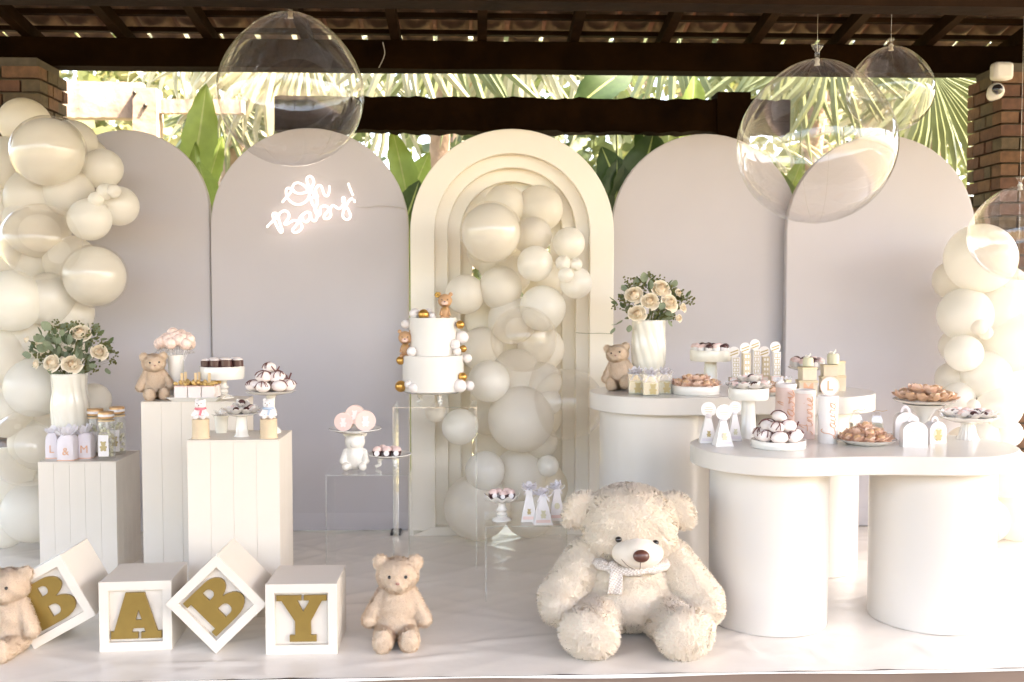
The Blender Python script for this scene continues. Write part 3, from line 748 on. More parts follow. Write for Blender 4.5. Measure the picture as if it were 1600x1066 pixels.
def ordw(i):
    base = 'first second third fourth fifth sixth seventh eighth ninth tenth eleventh twelfth thirteenth fourteenth fifteenth sixteenth seventeenth eighteenth nineteenth'.split()
    tens = {20: 'twentieth', 30: 'thirtieth', 40: 'fortieth'}
    n = i + 1
    if n <= 19: return base[n - 1]
    if n in tens: return tens[n]
    return ('twenty-' if n < 30 else 'thirty-' if n < 40 else 'forty-') + base[n % 10 - 1]
def garland(items, where, group, ctr):
    order = sorted(range(len(items)), key=lambda i: items[i][1])
    for rank, i in enumerate(order):
        px, py, r, k, Y = items[i]
        c = at(px, py, Y); rad = r * mpp(px, py, Y) / 1.0
        size = 'tiny' if r < 17 else 'small' if r < 27 else 'large' if r > 46 else 'medium'
        lab = f'{size} {KIND[k]} balloon, {ordw(rank)} from top {where}'
        # the knot points back into the garland's spine
        cpt = Vector((at(ctr[0], py, ctr[1]).x + rnd.uniform(-.1, .1), ctr[1] + 0.15, c.z + rnd.uniform(-.12, .12)))
        d = (cpt - c)
        d = d.normalized() if d.length > .02 else Vector((0, 1, 0))
        q = (-d).to_track_quat('Z', 'Y').to_euler()
        o = link('balloon', BM['c' if k == 'd' else k], None, c, q); o.scale = (rad, rad, rad * rnd.uniform(0.97, 1.07))
        tag(o, lab, 'balloon', group)
        if k == 'd':
            n_ = link('inner_balloon', BM['p'], o, (0, 0, 0)); n_.scale = (0.93, 0.93, 0.90)
L = [ # px, py, radius, kind, Y
 (38, 192, 38, 'm', -.15), (76, 238, 57, 'd', -.42), (8, 256, 42, 'm', -.2), (112, 228, 40, 'm', -.2), (138, 247, 30, 'm', -.15),
 (160, 264, 31, 'p', -.28), (62, 312, 52, 'm', -.25), (108, 300, 38, 'm', -.33), (185, 322, 31, 'p', -.32), (140, 343, 33, 'p', -.42),
 (164, 300, 13, 'p', -.44), (150, 312, 12, 'p', -.46), (178, 299, 11, 'p', -.45), (64, 378, 60, 'c', -.50), (58, 352, 50, 'm', -.26), (110, 408, 40, 'm', -.22),
 (148, 432, 50, 'd', -.36), (5, 330, 34, 'm', -.22), (2, 392, 38, 'm', -.2), (18, 470, 48, 'p', -.42), (76, 468, 42, 'p', -.32), (110, 490, 36, 'm', -.25),
 (52, 545, 55, 'm', -.24), (8, 560, 46, 'm', -.34), (95, 545, 40, 'm', -.22), (55, 605, 46, 'p', -.40), (146, 626, 27, 'm', -.25), (12, 640, 44, 'm', -.30),
 (90, 640, 44, 'm', -.20), (44, 700, 60, 'c', -.50), (60, 690, 44, 'm', -.24), (8, 745, 46, 'm', -.26), (52, 800, 48, 'm', -.34), (100, 760, 46, 'm', -.2), (8, 822, 34, 'm', -.3), (64, 415, 42, 'm', -.12), (30, 300, 36, 'm', -.12), (25, 420, 36, 'm', -.12)]
garland(L, 'of the left balloon column', 'balloons of the left column', (60, -0.15))
C = [(789, 322, 33, 'm', -.10), (843, 326, 36, 'm', -.08), (767, 363, 49, 'd', -.38), (832, 369, 30, 'm', -.2), (889, 380, 25, 'p', -.30), (836, 412, 28, 'p', -.36),
 (880, 411, 12, 'p', -.40), (900, 413, 10, 'p', -.40), (884, 430, 12, 'p', -.43), (900, 442, 25, 'p', -.34), (727, 460, 31, 'm', -.22), (782, 450, 34, 'm', -.22), (848, 482, 36, 'p', -.30),
 (800, 430, 30, 'm', -.14), (800, 500, 38, 'm', -.2), (818, 530, 52, 'c', -.44), (845, 545, 36, 'm', -.14), (752, 545, 34, 'm', -.18), (764, 596, 33, 'p', -.36), (806, 585, 40, 'm', -.22), (848, 596, 30, 'm', -.26),
 (855, 628, 22, 'p', -.30), (814, 655, 52, 'm', -.32), (680, 645, 15, 'm', -.33), (719, 667, 28, 'p', -.34), (760, 650, 30, 'm', -.12), (844, 690, 27, 'm', -.22), (758, 736, 31, 'p', -.36), (812, 742, 42, 'm', -.20), (856, 728, 17, 'p', -.28),
 (797, 541, 36, 'm', .0), (760, 395, 30, 'm', .03), (790, 385, 34, 'm', .02), (850, 440, 34, 'm', .02), (760, 500, 34, 'm', .0), (770, 620, 36, 'm', .02), (845, 650, 34, 'm', .02), (772, 700, 34, 'm', .0), (850, 760, 38, 'm', .02), (800, 700, 36, 'm', .04), (775, 415, 28, 'm', .0), (746, 792, 52, 'm', -.28), (826, 800, 40, 'm', -.16), (888, 632, 56, 'c', -.40)]
garland(C, 'within the cream arch', 'balloons inside the cream arch', (800, -0.05))
G = [(1532, 404, 54, 'p', -.36), (1488, 438, 30, 'm', -.22), (1572, 450, 34, 'p', -.25), (1508, 492, 42, 'p', -.34), (1556, 488, 42, 'p', -.30), (1530, 511, 13, 'm', -.46), (1540, 520, 11, 'm', -.45), (1494, 541, 26, 'm', -.2), (1506, 552, 29, 'p', -.42),
 (1582, 530, 50, 'p', -.32), (1540, 586, 38, 'p', -.36), (1488, 592, 26, 'm', -.26), (1590, 600, 46, 'p', -.24), (1498, 622, 25, 'p', -.36), (1562, 636, 34, 'p', -.42), (1521, 634, 10, 'm', -.5), (1535, 680, 26, 'p', -.40), (1575, 677, 22, 'p', -.42),
 (1572, 738, 40, 'p', -.34), (1510, 700, 34, 'm', -.22), (1540, 812, 36, 'm', -.30), (1588, 806, 42, 'm', -.26), (1520, 760, 34, 'm', -.18)]
garland(G, 'of the right balloon column', 'balloons of the right column', (1550, -0.1))
# floating bubble balloons, hung from the roof on thin line
mat('line', (0.7, 0.68, 0.62), 0.4)
def bubble(px, py, rx, rz, Y, label, tilt=0, flip=True):
    c = at(px, py, Y); k = mpp(px, py, Y)
    t = thing('bubble_balloon', label, 'balloon', c, group='hanging clear bubble balloons', rot=(0, R(tilt), 0))
    o = link('film', BM['b'], t, (0, 0, 0), (R(180), 0, 0)); o.scale = (rx * k, rx * k, rz * k)
    m_ = MB(); zt_ = zr(Y) - c.z
    m_.tube([(0, 0, rz * k * 1.2), (0, 0, zt_ - .002)], 0.0006, 4)
    m_.build('hanging_line', MATS['line'], parent=t, rot=(0, R(-tilt), 0))
    m_ = MB(); m_.tube([(rx * k * 1.001 * math.sin(.5) * math.cos(a_ * math.pi / 40), rx * k * 1.001 * math.cos(.5) * math.cos(a_ * math.pi / 40), rz * k * 1.001 * math.sin(a_ * math.pi / 40)) for a_ in range(80)], .0009, 4, closed=True); m_.build('seam', MATS['bubble_milky'], parent=t)
    m_ = MB(); m_.lathe([(.012, -.01), (.008, 0), (.011, .012), (.004, .02)], 10, (0, 0, rz * k * 1.06)); m_.build('tied_neck', MATS['line'], parent=t)
bubble(455, 146, 113, 113, -1.0, 'large clear bubble balloon above the neon sign panel')
bubble(1275, 228, 122, 121, -1.0, 'largest clear bubble balloon hanging over the two right panels')
bubble(1391, 143, 66, 63, -0.6, 'small clear bubble balloon high near the security camera')
bubble(1592, 368, 75, 70, -0.75, 'clear bubble balloon cut off by the right edge')
# ================================================================== letter blocks
mat('gold_paint', (0.29, 0.185, 0.045), 0.38, metal=0.35, noise=(30, 0.06))
BW = 0.235
LET = {
 'A': [[(-.5, -.5), (.03, -.5), (.03, -.37), (-.09, -.37), (-.06, -.27), (.16, -.27), (.19, -.37), (.10, -.37), (.10, -.5), (.5, -.5), (.5, -.35), (.42, -.35), (.17, .5), (-.20, .5), (-.44, -.35), (-.5, -.35)], [(-.02, -.10), (.12, -.10), (.05, .14)]],
 'B': [[(-.48, -.5)] + arc(.10, -.235, .39, .265, -90, 78, 10) + arc(.10, .265, .33, .235, -62, 90, 10) + [(-.48, .5), (-.48, .37), (-.38, .37), (-.38, -.37), (-.48, -.37)],
       [(-.07, .15)] + arc(.04, .26, .09, .11, -90, 90, 6) + [(-.07, .37)], [(-.07, -.35)] + arc(.06, -.22, .11, .13, -90, 90, 6) + [(-.07, -.09)]],
 'Y': [[(-.5, .5), (-.01, .5), (-.01, .40), (-.10, .40), (.03, .14), (.15, .36), (.15, .40), (.05, .40), (.05, .5), (.5, .5), (.5, .39), (.41, .39), (.18, -.06), (.18, -.37), (.29, -.37), (.29, -.5), (-.24, -.5), (-.24, -.37), (-.13, -.37), (-.13, -.06), (-.40, .39), (-.5, .39)]]}
def block(ch, x, y, tilt, label, rz=0.0, low=0.0):
    """tilt: degrees the face is turned counter-clockwise in the picture"""
    h = BW / 2; a = R(tilt)
    zc = h * (abs(math.cos(a)) + abs(math.sin(a))) + 0.001 + low
    t = thing('letter_block', label, 'block', (x, y + h, zc), group='letter blocks along the stage front')
    t.rotation_euler = Euler((0, -a, 0)).to_matrix().to_4x4().to_euler() if not rz else (Matrix.Rotation(R(rz), 3, 'Z') @ Matrix.Rotation(-a, 3, 'Y')).to_euler()
    m_ = MB(); m_.box((0, .008, 0), (BW, BW - .016, BW)); m_.build('body', MATS['white_board'], parent=t, bevel=0.002)
    ri = h * 0.76
    me = outline_mesh([[(-h, -h), (h, -h), (h, h), (-h, h)], [(-ri, -ri), (ri, -ri), (ri, ri), (-ri, ri)]], 0.016, MATS['white_board'], bevel=0.0012, name='front_frame')
    link('front_frame', me, t, (0, -h + 0.0065, 0))
    me = outline_mesh([[(p[0] * BW * .70, p[1] * BW * .66) for p in lp] for lp in LET[ch]], 0.010, MATS['gold_paint'], bevel=0.0008, name='letter')
    link('letter', me, t, (0, -h + 0.009, 0))
def blk(px_l, px_r, py): 
    p = fl((px_l + px_r) / 2, py); return p
pA = blk(155, 265, 1017); block('A', pA.x, pA.y, 0, 'upright white block with gold letter A', rz=3)
pY = blk(416, 527, 1022); block('Y', pY.x, pY.y, 0, 'upright white block with gold letter Y', rz=0)
p1 = fl(70, 1014); 
c1 = at(74, 942, p1.y); block('B', c1.x, p1.y, 29, 'dim tilted white block with gold B leaning beside the far left teddy')
p2 = fl(340, 1021); block('B', p2.x - .002, p2.y, 44, 'white block balanced on a corner with gold letter B between A and Y')

# ================================================================== plush bears
mat('plush_cream', (0.96, 0.83, 0.69), 0.9, noise=(14, 0.06), sheen=0.5, bump=(120, 0.4, 0.004))
mat('plush_cream_fur', (0.985, 0.855, 0.72), 0.9, noise=(10, 0.05), sheen=0.5, trans=0.25)
mat('plush_beige', (0.76, 0.60, 0.45), 0.92, noise=(20, 0.06), sheen=0.5, bump=(220, 0.35, 0.003))
mat('plush_beige_fur', (0.84, 0.69, 0.54), 0.92, noise=(18, 0.03), trans=0.25)
mat('felt_muzzle', (0.78, 0.69, 0.58), 0.9, bump=(200, 0.2, 0.002), sheen=0.4)
mat('bead_black', (0.012, 0.008, 0.008), 0.12, coat=0.5)
mat('nose_brown', (0.115, 0.042, 0.028), 0.35, coat=0.2)
mat('stitch', (0.10, 0.05, 0.035), 0.8)
mat('pink_nose', (0.45, 0.22, 0.17), 0.5)
def capsule(m_, a, b, r0, r1, n=7):
    a, b = Vector(a), Vector(b)
    for i in range(n + 1):
        t = i / n; m_.ell(a.lerp(b, t), r0 + (r1 - r0) * t, nu=18, nv=12)
def soft_body(name, m_, m, voxel=0.013, smooth=6, factor=0.5):
    o = m_.build(name, m); md = o.modifiers.new('r', 'REMESH'); md.mode = 'VOXEL'; md.voxel_size = voxel; md.use_smooth_shade = True
    if smooth:
        ms = o.modifiers.new('s', 'SMOOTH'); ms.iterations = smooth; ms.factor = factor
    me = baked(o); bpy.data.objects.remove(o); me.materials.clear(); me.materials.append(m); finish(me, True, 180); me.name = name
    return me
def fur_mesh(me, n, length, width, m, seed, droop=0.5, jitter=0.5, skip=None):
    """short blades of pile grown from a mesh"""
    g = np.random.default_rng(seed)
    me.calc_loop_triangles(); nt = len(me.loop_triangles)
    tv = np.empty(nt * 3, np.int32); me.loop_triangles.foreach_get('vertices', tv); tv = tv.reshape(-1, 3)
    co = np.empty(len(me.vertices) * 3); me.vertices.foreach_get('co', co); co = co.reshape(-1, 3)
    no = np.empty(len(me.vertices) * 3); me.vertices.foreach_get('normal', no); no = no.reshape(-1, 3)
    A, B, Cc = co[tv[:, 0]], co[tv[:, 1]], co[tv[:, 2]]
    ar = np.linalg.norm(np.cross(B - A, Cc - A), axis=1); ar /= ar.sum()
    ti = g.choice(nt, n, p=ar); u = g.random(n); v = g.random(n); fl_ = u + v > 1; u[fl_] = 1 - u[fl_]; v[fl_] = 1 - v[fl_]
    P = A[ti] + (B - A)[ti] * u[:, None] + (Cc - A)[ti] * v[:, None]
    N = no[tv[ti, 0]] * (1 - u - v)[:, None] + no[tv[ti, 1]] * u[:, None] + no[tv[ti, 2]] * v[:, None]
    if skip is not None:
        k = ~skip(P); P, N = P[k], N[k]; n = len(P)
    # locks: neighbouring blades lean the same way
    ph = np.stack([np.sin(P[:, 0] * 47 + P[:, 2] * 31) , np.sin(P[:, 1] * 43 + P[:, 0] * 29 + 1), np.sin(P[:, 2] * 53 + P[:, 1] * 37 + 2)], 1)
    tn = jitter * g.normal(0, .6, (n, 3)) + 0.32 * ph + np.array([0, 0, -droop])
    tn -= N * (tn * N).sum(1)[:, None]; tn /= np.linalg.norm(tn, axis=1)[:, None] + 1e-9
    D = N * 0.85 + tn
    D /= np.linalg.norm(D, axis=1)[:, None]
    S = np.cross(D, N); S /= np.linalg.norm(S, axis=1)[:, None] + 1e-9          # blades lie face outward
    Ls = (length * g.uniform(.6, 1.25, n))[:, None]; Wd = (width * g.uniform(.7, 1.3, n))[:, None]
    M_ = P + (N * .2 + D * .8) * Ls * .55; T = P + D * Ls
    V = np.empty((n, 5, 3)); V[:, 0] = P - S * Wd - N * length * .1; V[:, 1] = P + S * Wd - N * length * .1; V[:, 2] = M_ + S * Wd * .8; V[:, 3] = M_ - S * Wd * .8; V[:, 4] = T
    idx = np.arange(n) * 5
    F4 = np.stack([idx, idx + 1, idx + 2, idx + 3], 1); F3 = np.stack([idx + 3, idx + 2, idx + 4], 1)
    f = bpy.data.meshes.new('fur'); f.from_pydata(V.reshape(-1, 3).tolist(), [], F4.tolist() + F3.tolist()); f.materials.append(m)
    finish(f, True, 180)
    Nj = N + g.normal(0, .20, (n, 3)) + .12 * ph; Nj /= np.linalg.norm(Nj, axis=1)[:, None]
    nv = np.repeat(Nj, 5, axis=0)                       # shade the pile with the skin's own normals
    f.normals_split_custom_set_from_vertices(nv.tolist())
    return f

# --- the small beige teddy (height 1, sitting, facing -y)
def small_bear_meshes():
    m_ = MB()
    m_.ell((0, .02, .77), (.235, .21, .195)); m_.ell((0, -.12, .70), (.13, .10, .095))
    for s_ in (-1, 1):
        m_.ell((s_ * .195, .03, .915), (.085, .045, .085))
        capsule(m_, (s_ * .16, .02, .55), (s_ * .31, -.06, .27), .075, .085)
        capsule(m_, (s_ * .12, 0, .13), (s_ * .145, -.36, .115), .12, .105)
        m_.ell((s_ * .15, -.41, .135), (.098, .06, .135))
    m_.ell((0, .03, .36), (.245, .21, .30)); m_.ell((0, .03, .22), (.26, .23, .21)); m_.ell((0, .02, .58), (.14, .13, .10))
    me = soft_body('body', m_, MATS['plush_beige'], 0.016, 4)
    return me, fur_mesh(me, 34000, .042, .0026, MATS['plush_beige_fur'], 5, droop=.12, jitter=.8)
SB, SBF = small_bear_meshes()
def small_bear(label, loc, h, rotz=0, tilt=0, lean=0):
    t = thing('teddy_bear', label, 'teddy bear', loc, group='small beige teddy bears')
    t.rotation_euler = (R(lean), R(tilt), R(rotz)); t.scale = (h,) * 3
    b = link('body', SB, t); link('fur', SBF, t)
    for s_ in (-1, 1):
        m_ = MB(); m_.ell((s_ * .093, -.185, .80), .020, nu=12, nv=8); m_.build('eye', MATS['bead_black'], parent=t)
    m_ = MB(); m_.ell((0, -.222, .735), (.026, .014, .018), nu=12, nv=8); m_.build('nose', MATS['pink_nose'], parent=t)
    return t
sb = fl(614, 1024); hh = 140 * mpp(614, 950, sb.y)
small_bear('small beige teddy sitting alone beside block Y', (sb.x, sb.y + .14, 0), hh, rotz=4, tilt=1.5)
sb = fl(5, 1040); small_bear('beige teddy cut off by the left edge beside block B', (at(-17, 1000, sb.y).x, sb.y + .14, 0), 138 * mpp(5, 960, sb.y), rotz=-8)
small_bear('beige teddy perched on the tallest left plinth', (at(243, 600, -.80).x, -.80, PL2[3]), 72 * mpp(243, 600, -.8), rotz=22, tilt=-2)
small_bear('beige teddy slumped on rear table beside the rose vase', (at(975, 600, -.66).x, -.60, BT_Z), 73 * mpp(975, 600, -.66), rotz=-18, tilt=-9, lean=-5)

# --- the big cream teddy
def big_bear():
    p = fl(1000, 1030); H = 272 * mpp(1000, 900, p.y + .1)
    t = thing('teddy_bear', 'large fluffy cream teddy bear with checked scarf sitting on stage', 'teddy bear', (at(1003, 1000, p.y).x, p.y + .27, 0))
    t.scale = (H, H, H * .885); t.rotation_euler = (0, 0, R(-3))
    m_ = MB()
    m_.ell((0, .03, .755), (.282, .255, .245)); m_.ell((-.10, -.02, .66), (.17, .17, .14)); m_.ell((.10, -.02, .66), (.17, .17, .14))
    for s_ in (-1, 1):
        m_.ell((s_ * .275, .05, .845), (.11, .055, .10), rot=rotm(0, s_ * 38, 0)); m_.ell((s_ * .32, .03, .80), (.075, .05, .10), rot=rotm(0, -s_ * 25, 0))
        capsule(m_, (s_ * .25, .04, .50), (s_ * .42, -.08, .26), .125, .125); m_.ell((s_ * .42, -.14, .22), (.115, .12, .12))
        capsule(m_, (s_ * .17, .0, .15), (s_ * .255, -.40, .15), .145, .135); m_.ell((s_ * .27, -.44, .155), (.165, .105, .155), rot=rotm(0, -s_ * 22, s_ * 18))
    m_.ell((0, .06, .34), (.275, .23, .28)); m_.ell((0, .04, .22), (.30, .26, .21)); m_.ell((0, .05, .53), (.25, .19, .13))
    me = soft_body('body', m_, MATS['plush_cream'], 0.014, 5)
    link('body', me, t)
    mz = Vector((.025, -.215, .605))
    def bare(P):
        q = (P - np.array(mz)) / np.array([.155, .16, .10]); return (q * q).sum(1) < 1.0
    link('fur', fur_mesh(me, 80000, .034, .0031, MATS['plush_cream_fur'], 9, droop=.2, jitter=.8, skip=bare), t)
    q = MB(); q.ell(mz, (.152, .125, .098), nu=32, nv=20); q.ell(mz + Vector((0, -.045, .03)), (.09, .09, .075), nu=24, nv=16)
    link('muzzle', soft_body('muzzle', q, MATS['felt_muzzle'], .008, 8), t)
    q = MB(); q.ell(mz + Vector((.004, -.142, .022)), (.047, .032, .041), nu=24, nv=16); q.build('nose', MATS['nose_brown'], parent=t, angle=180)
    for (ex, ez) in ((-.088, .700), (.128, .676)):
        q = MB(); q.ell((ex, -.232 if ex < 0 else -.222, ez), .0195, nu=16, nv=10); q.build('eye', MATS['bead_black'], parent=t, angle=180)
    q = MB(); q.tube(catmull([mz + Vector((0, -.142, -.02)), mz + Vector((0, -.130, -.055)), mz + Vector((0, -.105, -.078))], 4), .0022, 5)
    q.tube(catmull([mz + Vector((-.105, -.085, -.012)), mz + Vector((-.07, -.112, -.05)), mz + Vector((-.03, -.115, -.073))], 4), .0018, 5)
    q.build('mouth_stitching', MATS['stitch'], parent=t)
    # checked scarf
    sm = bpy.data.materials.new('scarf_check'); sm.use_nodes = True; nt = sm.node_tree; b = nt.nodes['Principled BSDF']; b.inputs['Roughness'].default_value = .9
    tc = nt.nodes.new('ShaderNodeTexCoord'); ck = nt.nodes.new('ShaderNodeTexChecker'); ck.inputs['Scale'].default_value = 95
    ck.inputs[1].default_value = (.72, .67, .62, 1); ck.inputs[2].default_value = (.50, .42, .37, 1)
    mp = nt.nodes.new('ShaderNodeMapping'); nt.links.new(tc.outputs['Object'], mp.inputs[0]); mp.inputs['Rotation'].default_value = (.3, .2, .1)
    nt.links.new(mp.outputs[0], ck.inputs[0]); nt.links.new(ck.outputs[0], b.inputs[0]); MATS['scarf_check'] = sm
    sc_ = bpy.data.objects.new('scarf', None); 
    q = MB(); n = 44; loop = []
    for i in range(n):
        a = 2 * math.pi * i / n; loop.append(Vector((.215 * math.sin(a), -.005 - .205 * math.cos(a), .505 - .018 * math.cos(a) + .006 * math.sin(5 * a))))
    q.tube(loop, [.037 + .006 * math.sin(i * 1.9) for i in range(n)], 12, closed=True)
    s1 = q.build('scarf', sm, parent=t, angle=180)
    q = MB(); q.ell((-.118, -.195, .515), (.034, .028, .03), nu=16, nv=10)
    q.grid(lambda u, v: (-.135 + .075 * u - .02 * v + .01 * u * v, -.215 - .035 * math.sin(v * 2.2) - .006 * math.sin(u * 6 + v * 3), .49 - .15 * v), 10, 12)
    o = q.build('scarf_tail', sm, parent=s1, angle=180); md = o.modifiers.new('s', 'SOLIDIFY'); md.thickness = .006
    q = MB(); q.ell((-.16, -.185, .53), (.03, .02, .016), rot=rotm(0, 30, 0), nu=14, nv=8); q.build('scarf_knot', sm, parent=s1, angle=180)
big_bear()
# ================================================================== materials of the table things
mat('china', (0.76, 0.74, 0.695), 0.18, coat=0.5, noise=(5, 0.01))
mat('china_cream', (0.78, 0.75, 0.66), 0.2, coat=0.4)
mat('icing', (0.76, 0.73, 0.685), 0.5, noise=(9, 0.01), bump=(40, 0.05, 0.002), sss=0.0)
mat('gold_ball', (0.62, 0.34, 0.09), 0.28, metal=0.75)
mat('fondant_white', (0.82, 0.77, 0.75), 0.55)
mat('fondant_tan', (0.52, 0.30, 0.16), 0.6)
mat('fondant_pink', (0.80, 0.56, 0.48), 0.6)
mat('gold_leaf', (0.48, 0.28, 0.06), 0.35, metal=0.5)
mat('ribbon_white', (0.84, 0.82, 0.85), 0.4, sheen=0.3, trans=0.25, noise=(20, 0.03))
mat('paper_white', (0.82, 0.79, 0.78), 0.7)
mat('paper_lilac', (0.74, 0.69, 0.73), 0.7)
mat('paper_beige', (0.66, 0.57, 0.44), 0.75, noise=(30, 0.08))
mat('paper_gold', (0.64, 0.53, 0.36), 0.5, metal=0.2)
mat('print_gold', (0.50, 0.40, 0.20), 0.6)
mat('print_green', (0.66, 0.63, 0.46), 0.7)
mat('print_pink', (0.82, 0.62, 0.57), 0.7)
mat('copper_print', (0.74, 0.42, 0.27), 0.45, metal=0.2)
mat('chocolate', (0.075, 0.028, 0.026), 0.3, coat=0.2)
mat('choc_drizzle', (0.16, 0.05, 0.045), 0.3, coat=0.2)
mat('marshmallow', (0.84, 0.76, 0.73), 0.7)
mat('sweet_pink', (0.80, 0.60, 0.56), 0.55, noise=(60, 0.1))
mat('petal_peach', (0.88, 0.67, 0.55), 0.6, trans=0.2, noise=(25, 0.12))
mat('petal_caramel', (0.76, 0.55, 0.40), 0.5, trans=0.2, noise=(25, 0.15))
mat('petal_white', (0.84, 0.82, 0.80), 0.6, trans=0.3)
mat('caramel', (0.62, 0.38, 0.22), 0.3, coat=0.3)
mat('nut_gold', (0.62, 0.40, 0.14), 0.4, metal=0.2)
mat('wood_stick', (0.72, 0.52, 0.30), 0.7)
mat('tin_pink', (0.80, 0.64, 0.60), 0.45)
mat('tin_kraft', (0.66, 0.52, 0.36), 0.6, noise=(30, 0.05))
mat('jar_lid', (0.62, 0.36, 0.16), 0.35, metal=0.4)
clear_mat('jar_glass', (0.97, 0.975, 0.97), base=0.06, edge=0.7, power=3.0, milk=0.10)
clear_mat('cello', (0.97, 0.97, 0.97), base=0.10, edge=0.6, power=2.0, rough=0.1, milk=0.12)
mat('glitter_pink', (0.86, 0.66, 0.58), 0.3, noise=(90, 0.25), bump=(150, 0.6, 0.004))

def ZT(which): return {'F': FT_Z, 'B': BT_Z, '1': PL1[3], '2': PL2[3], '3': PL3[3], 'a': AC1[3], 'c': AC2[3], 'd': AC3[3]}[which]
def spot(px, Y, which): 
    z = ZT(which); y0, y1 = 300.0, 1060.0
    for _ in range(40):
        m = (y0 + y1) / 2
        if at(px, m, Y).z > z: y0 = m
        else: y1 = m
    p = at(px, m, Y); return Vector((p.x, Y, z)), mpp(px, m, Y)

# ------------------------------------------------------------------ cake stands
def cake_stand(label, px, Y, which, rpx, hpx, stem, rim=4, lip=0, m='china', ruffle=0, group='cake stands', stem_px=None):
    """rpx plate radius and hpx height of the plate's top in picture pixels"""
    p, k = spot(px, Y, which); rp, h, rm = rpx * k, hpx * k, rim * k
    t = thing('cake_stand', label, 'cake stand', p, group=group)
    q = MB()
    if ruffle:
        wv = lambda a, r, z: (r * (1 + (0.05 * math.sin(9 * a) if r > .75 * rp else 0)), z + (ruffle * k * math.sin(9 * a) * (r / rp) ** 3 if r > .4 * rp else 0))
        q.lathe([(0, h - rm), (rp * .6, h - rm), (rp * .93, h - rm * .2), (rp, h + rm * .4), (rp * .97, h + rm * .5), (rp * .9, h + rm * .05), (rp * .6, h - rm * .4), (0, h - rm * .45)], 72, mod=wv)
    elif lip:                                               # deep straight rim, hollow on top
        q.lathe([(0, h - rm), (rp * .96, h - rm), (rp, h - rm * .85), (rp, h - .002), (rp * .985, h), (rp * .96, h - .003), (rp * .955, h - lip * k), (0, h - lip * k)], 56)
    else:
        q.lathe([(0, h - rm), (rp * .5, h - rm), (rp * .9, h - rm * .45), (rp, h), (rp * .985, h + .001), (rp * .9, h - rm * .2), (0, h - rm * .25)], 56)
    q.build('plate', MATS[m], parent=t, angle=60)
    q = MB(); hs = h - rm
    s_ = stem_px * k if stem_px else rp * .2
    if stem == 'cone': prof = [(s_ * 1.15, 0), (s_ * 1.12, hs * .03), (s_ * .9, hs * .3), (s_ * .66, hs * .8), (s_ * .72, hs * .97), (s_ * .72, hs)]
    elif stem == 'column': prof = [(s_ * 1.35, 0), (s_ * 1.35, hs * .03), (s_ * 1.05, hs * .12), (s_ * .85, hs * .9), (s_ * .9, hs)]
    elif stem == 'flare': prof = [(s_ * 1.3, 0), (s_ * 1.25, hs * .05), (s_ * .6, hs * .25), (s_ * .45, hs * .42), (s_ * .6, hs * .6), (s_ * 1.2, hs * .85), (s_ * 2.0, hs)]
    else: prof = [(s_ * 1.9, 0), (s_ * 1.9, hs * .05), (s_ * 1.5, hs * .12), (s_ * .75, hs * .22), (s_ * 1.1, hs * .33), (s_ * .8, hs * .43), (s_ * 1.15, hs * .55), (s_ * .7, hs * .68), (s_ * .8, hs * .9), (s_ * 1.2, hs)]
    md = (lambda a, r, z: (r * (1 + .05 * math.cos(16 * a)), z)) if stem == 'cone' and stem_px and stem_px > 12 else None
    q.lathe(prof, 64 if md else 32, mod=md); q.build('stem', MATS[m], parent=t, angle=60)
    return p, k, h
def low_plate(label, px, Y, which, rpx, hpx, m='china', drum=False):
    p, k = spot(px, Y, which); r, h = rpx * k, hpx * k
    t = thing('serving_plate', label, 'plate', p, group='serving plates'); q = MB()
    if drum: q.lathe([(r * .97, 0), (r, .002), (r, h - .002), (r * .98, h), (r * .95, h - .002), (r * .94, h * .8), (0, h * .8)], 56)
    else: q.lathe([(r * .55, 0), (r * .62, h * .1), (r * .95, h * .8), (r, h), (r * .98, h * 1.02), (r * .85, h * .75), (r * .5, h * .35), (0, h * .33)], 56)
    q.build('dish', MATS[m], parent=t, angle=60)
    if drum:
        q = MB(); q.lathe([(r * 1.012, h * .12), (r * 1.012, h * .2), (r * 1.002, h * .21)], 56, close=False); q.build('rim_band', MATS[m], parent=t)
    return p, k, h
# ------------------------------------------------------------------ sweets: one of each kind, copied
def flower_sweet(pm, cm, seed):
    """bonbon sitting in a flower-shaped paper cup"""
    g = random.Random(seed); t = thing('bonbon', 'x x x x', 'sweet', (0, 0, -20)); q = MB()
    for ring, (n, rr, tl, ln) in enumerate(((7, .55, 28, .85), (6, .40, 52, .8))):
        for i in range(n):
            a = 2 * math.pi * (i + ring * .5) / n + g.uniform(-.15, .15); tl_ = R(tl + g.uniform(-8, 8)); ca, sa = math.cos(a), math.sin(a)
            def fn(u, v):
                s_ = (u - .5) * .75 * math.sin(math.pi * (.18 + .72 * v)); o_ = .12 + ln * v * math.cos(tl_); z = .02 + ln * v * math.sin(tl_) + .35 * s_ * s_ + .04 * math.sin(7 * u + i)
                return (o_ * ca - s_ * sa, o_ * sa + s_ * ca, z)
            q.grid(fn, 3, 4)
    q.build('paper_petals', MATS[pm], parent=t, angle=180)
    q = MB(); q.ell((0, 0, .42), (.38, .38, .36), nu=14, nv=9); q.build('filling', MATS[cm], parent=t, angle=180)
    return t
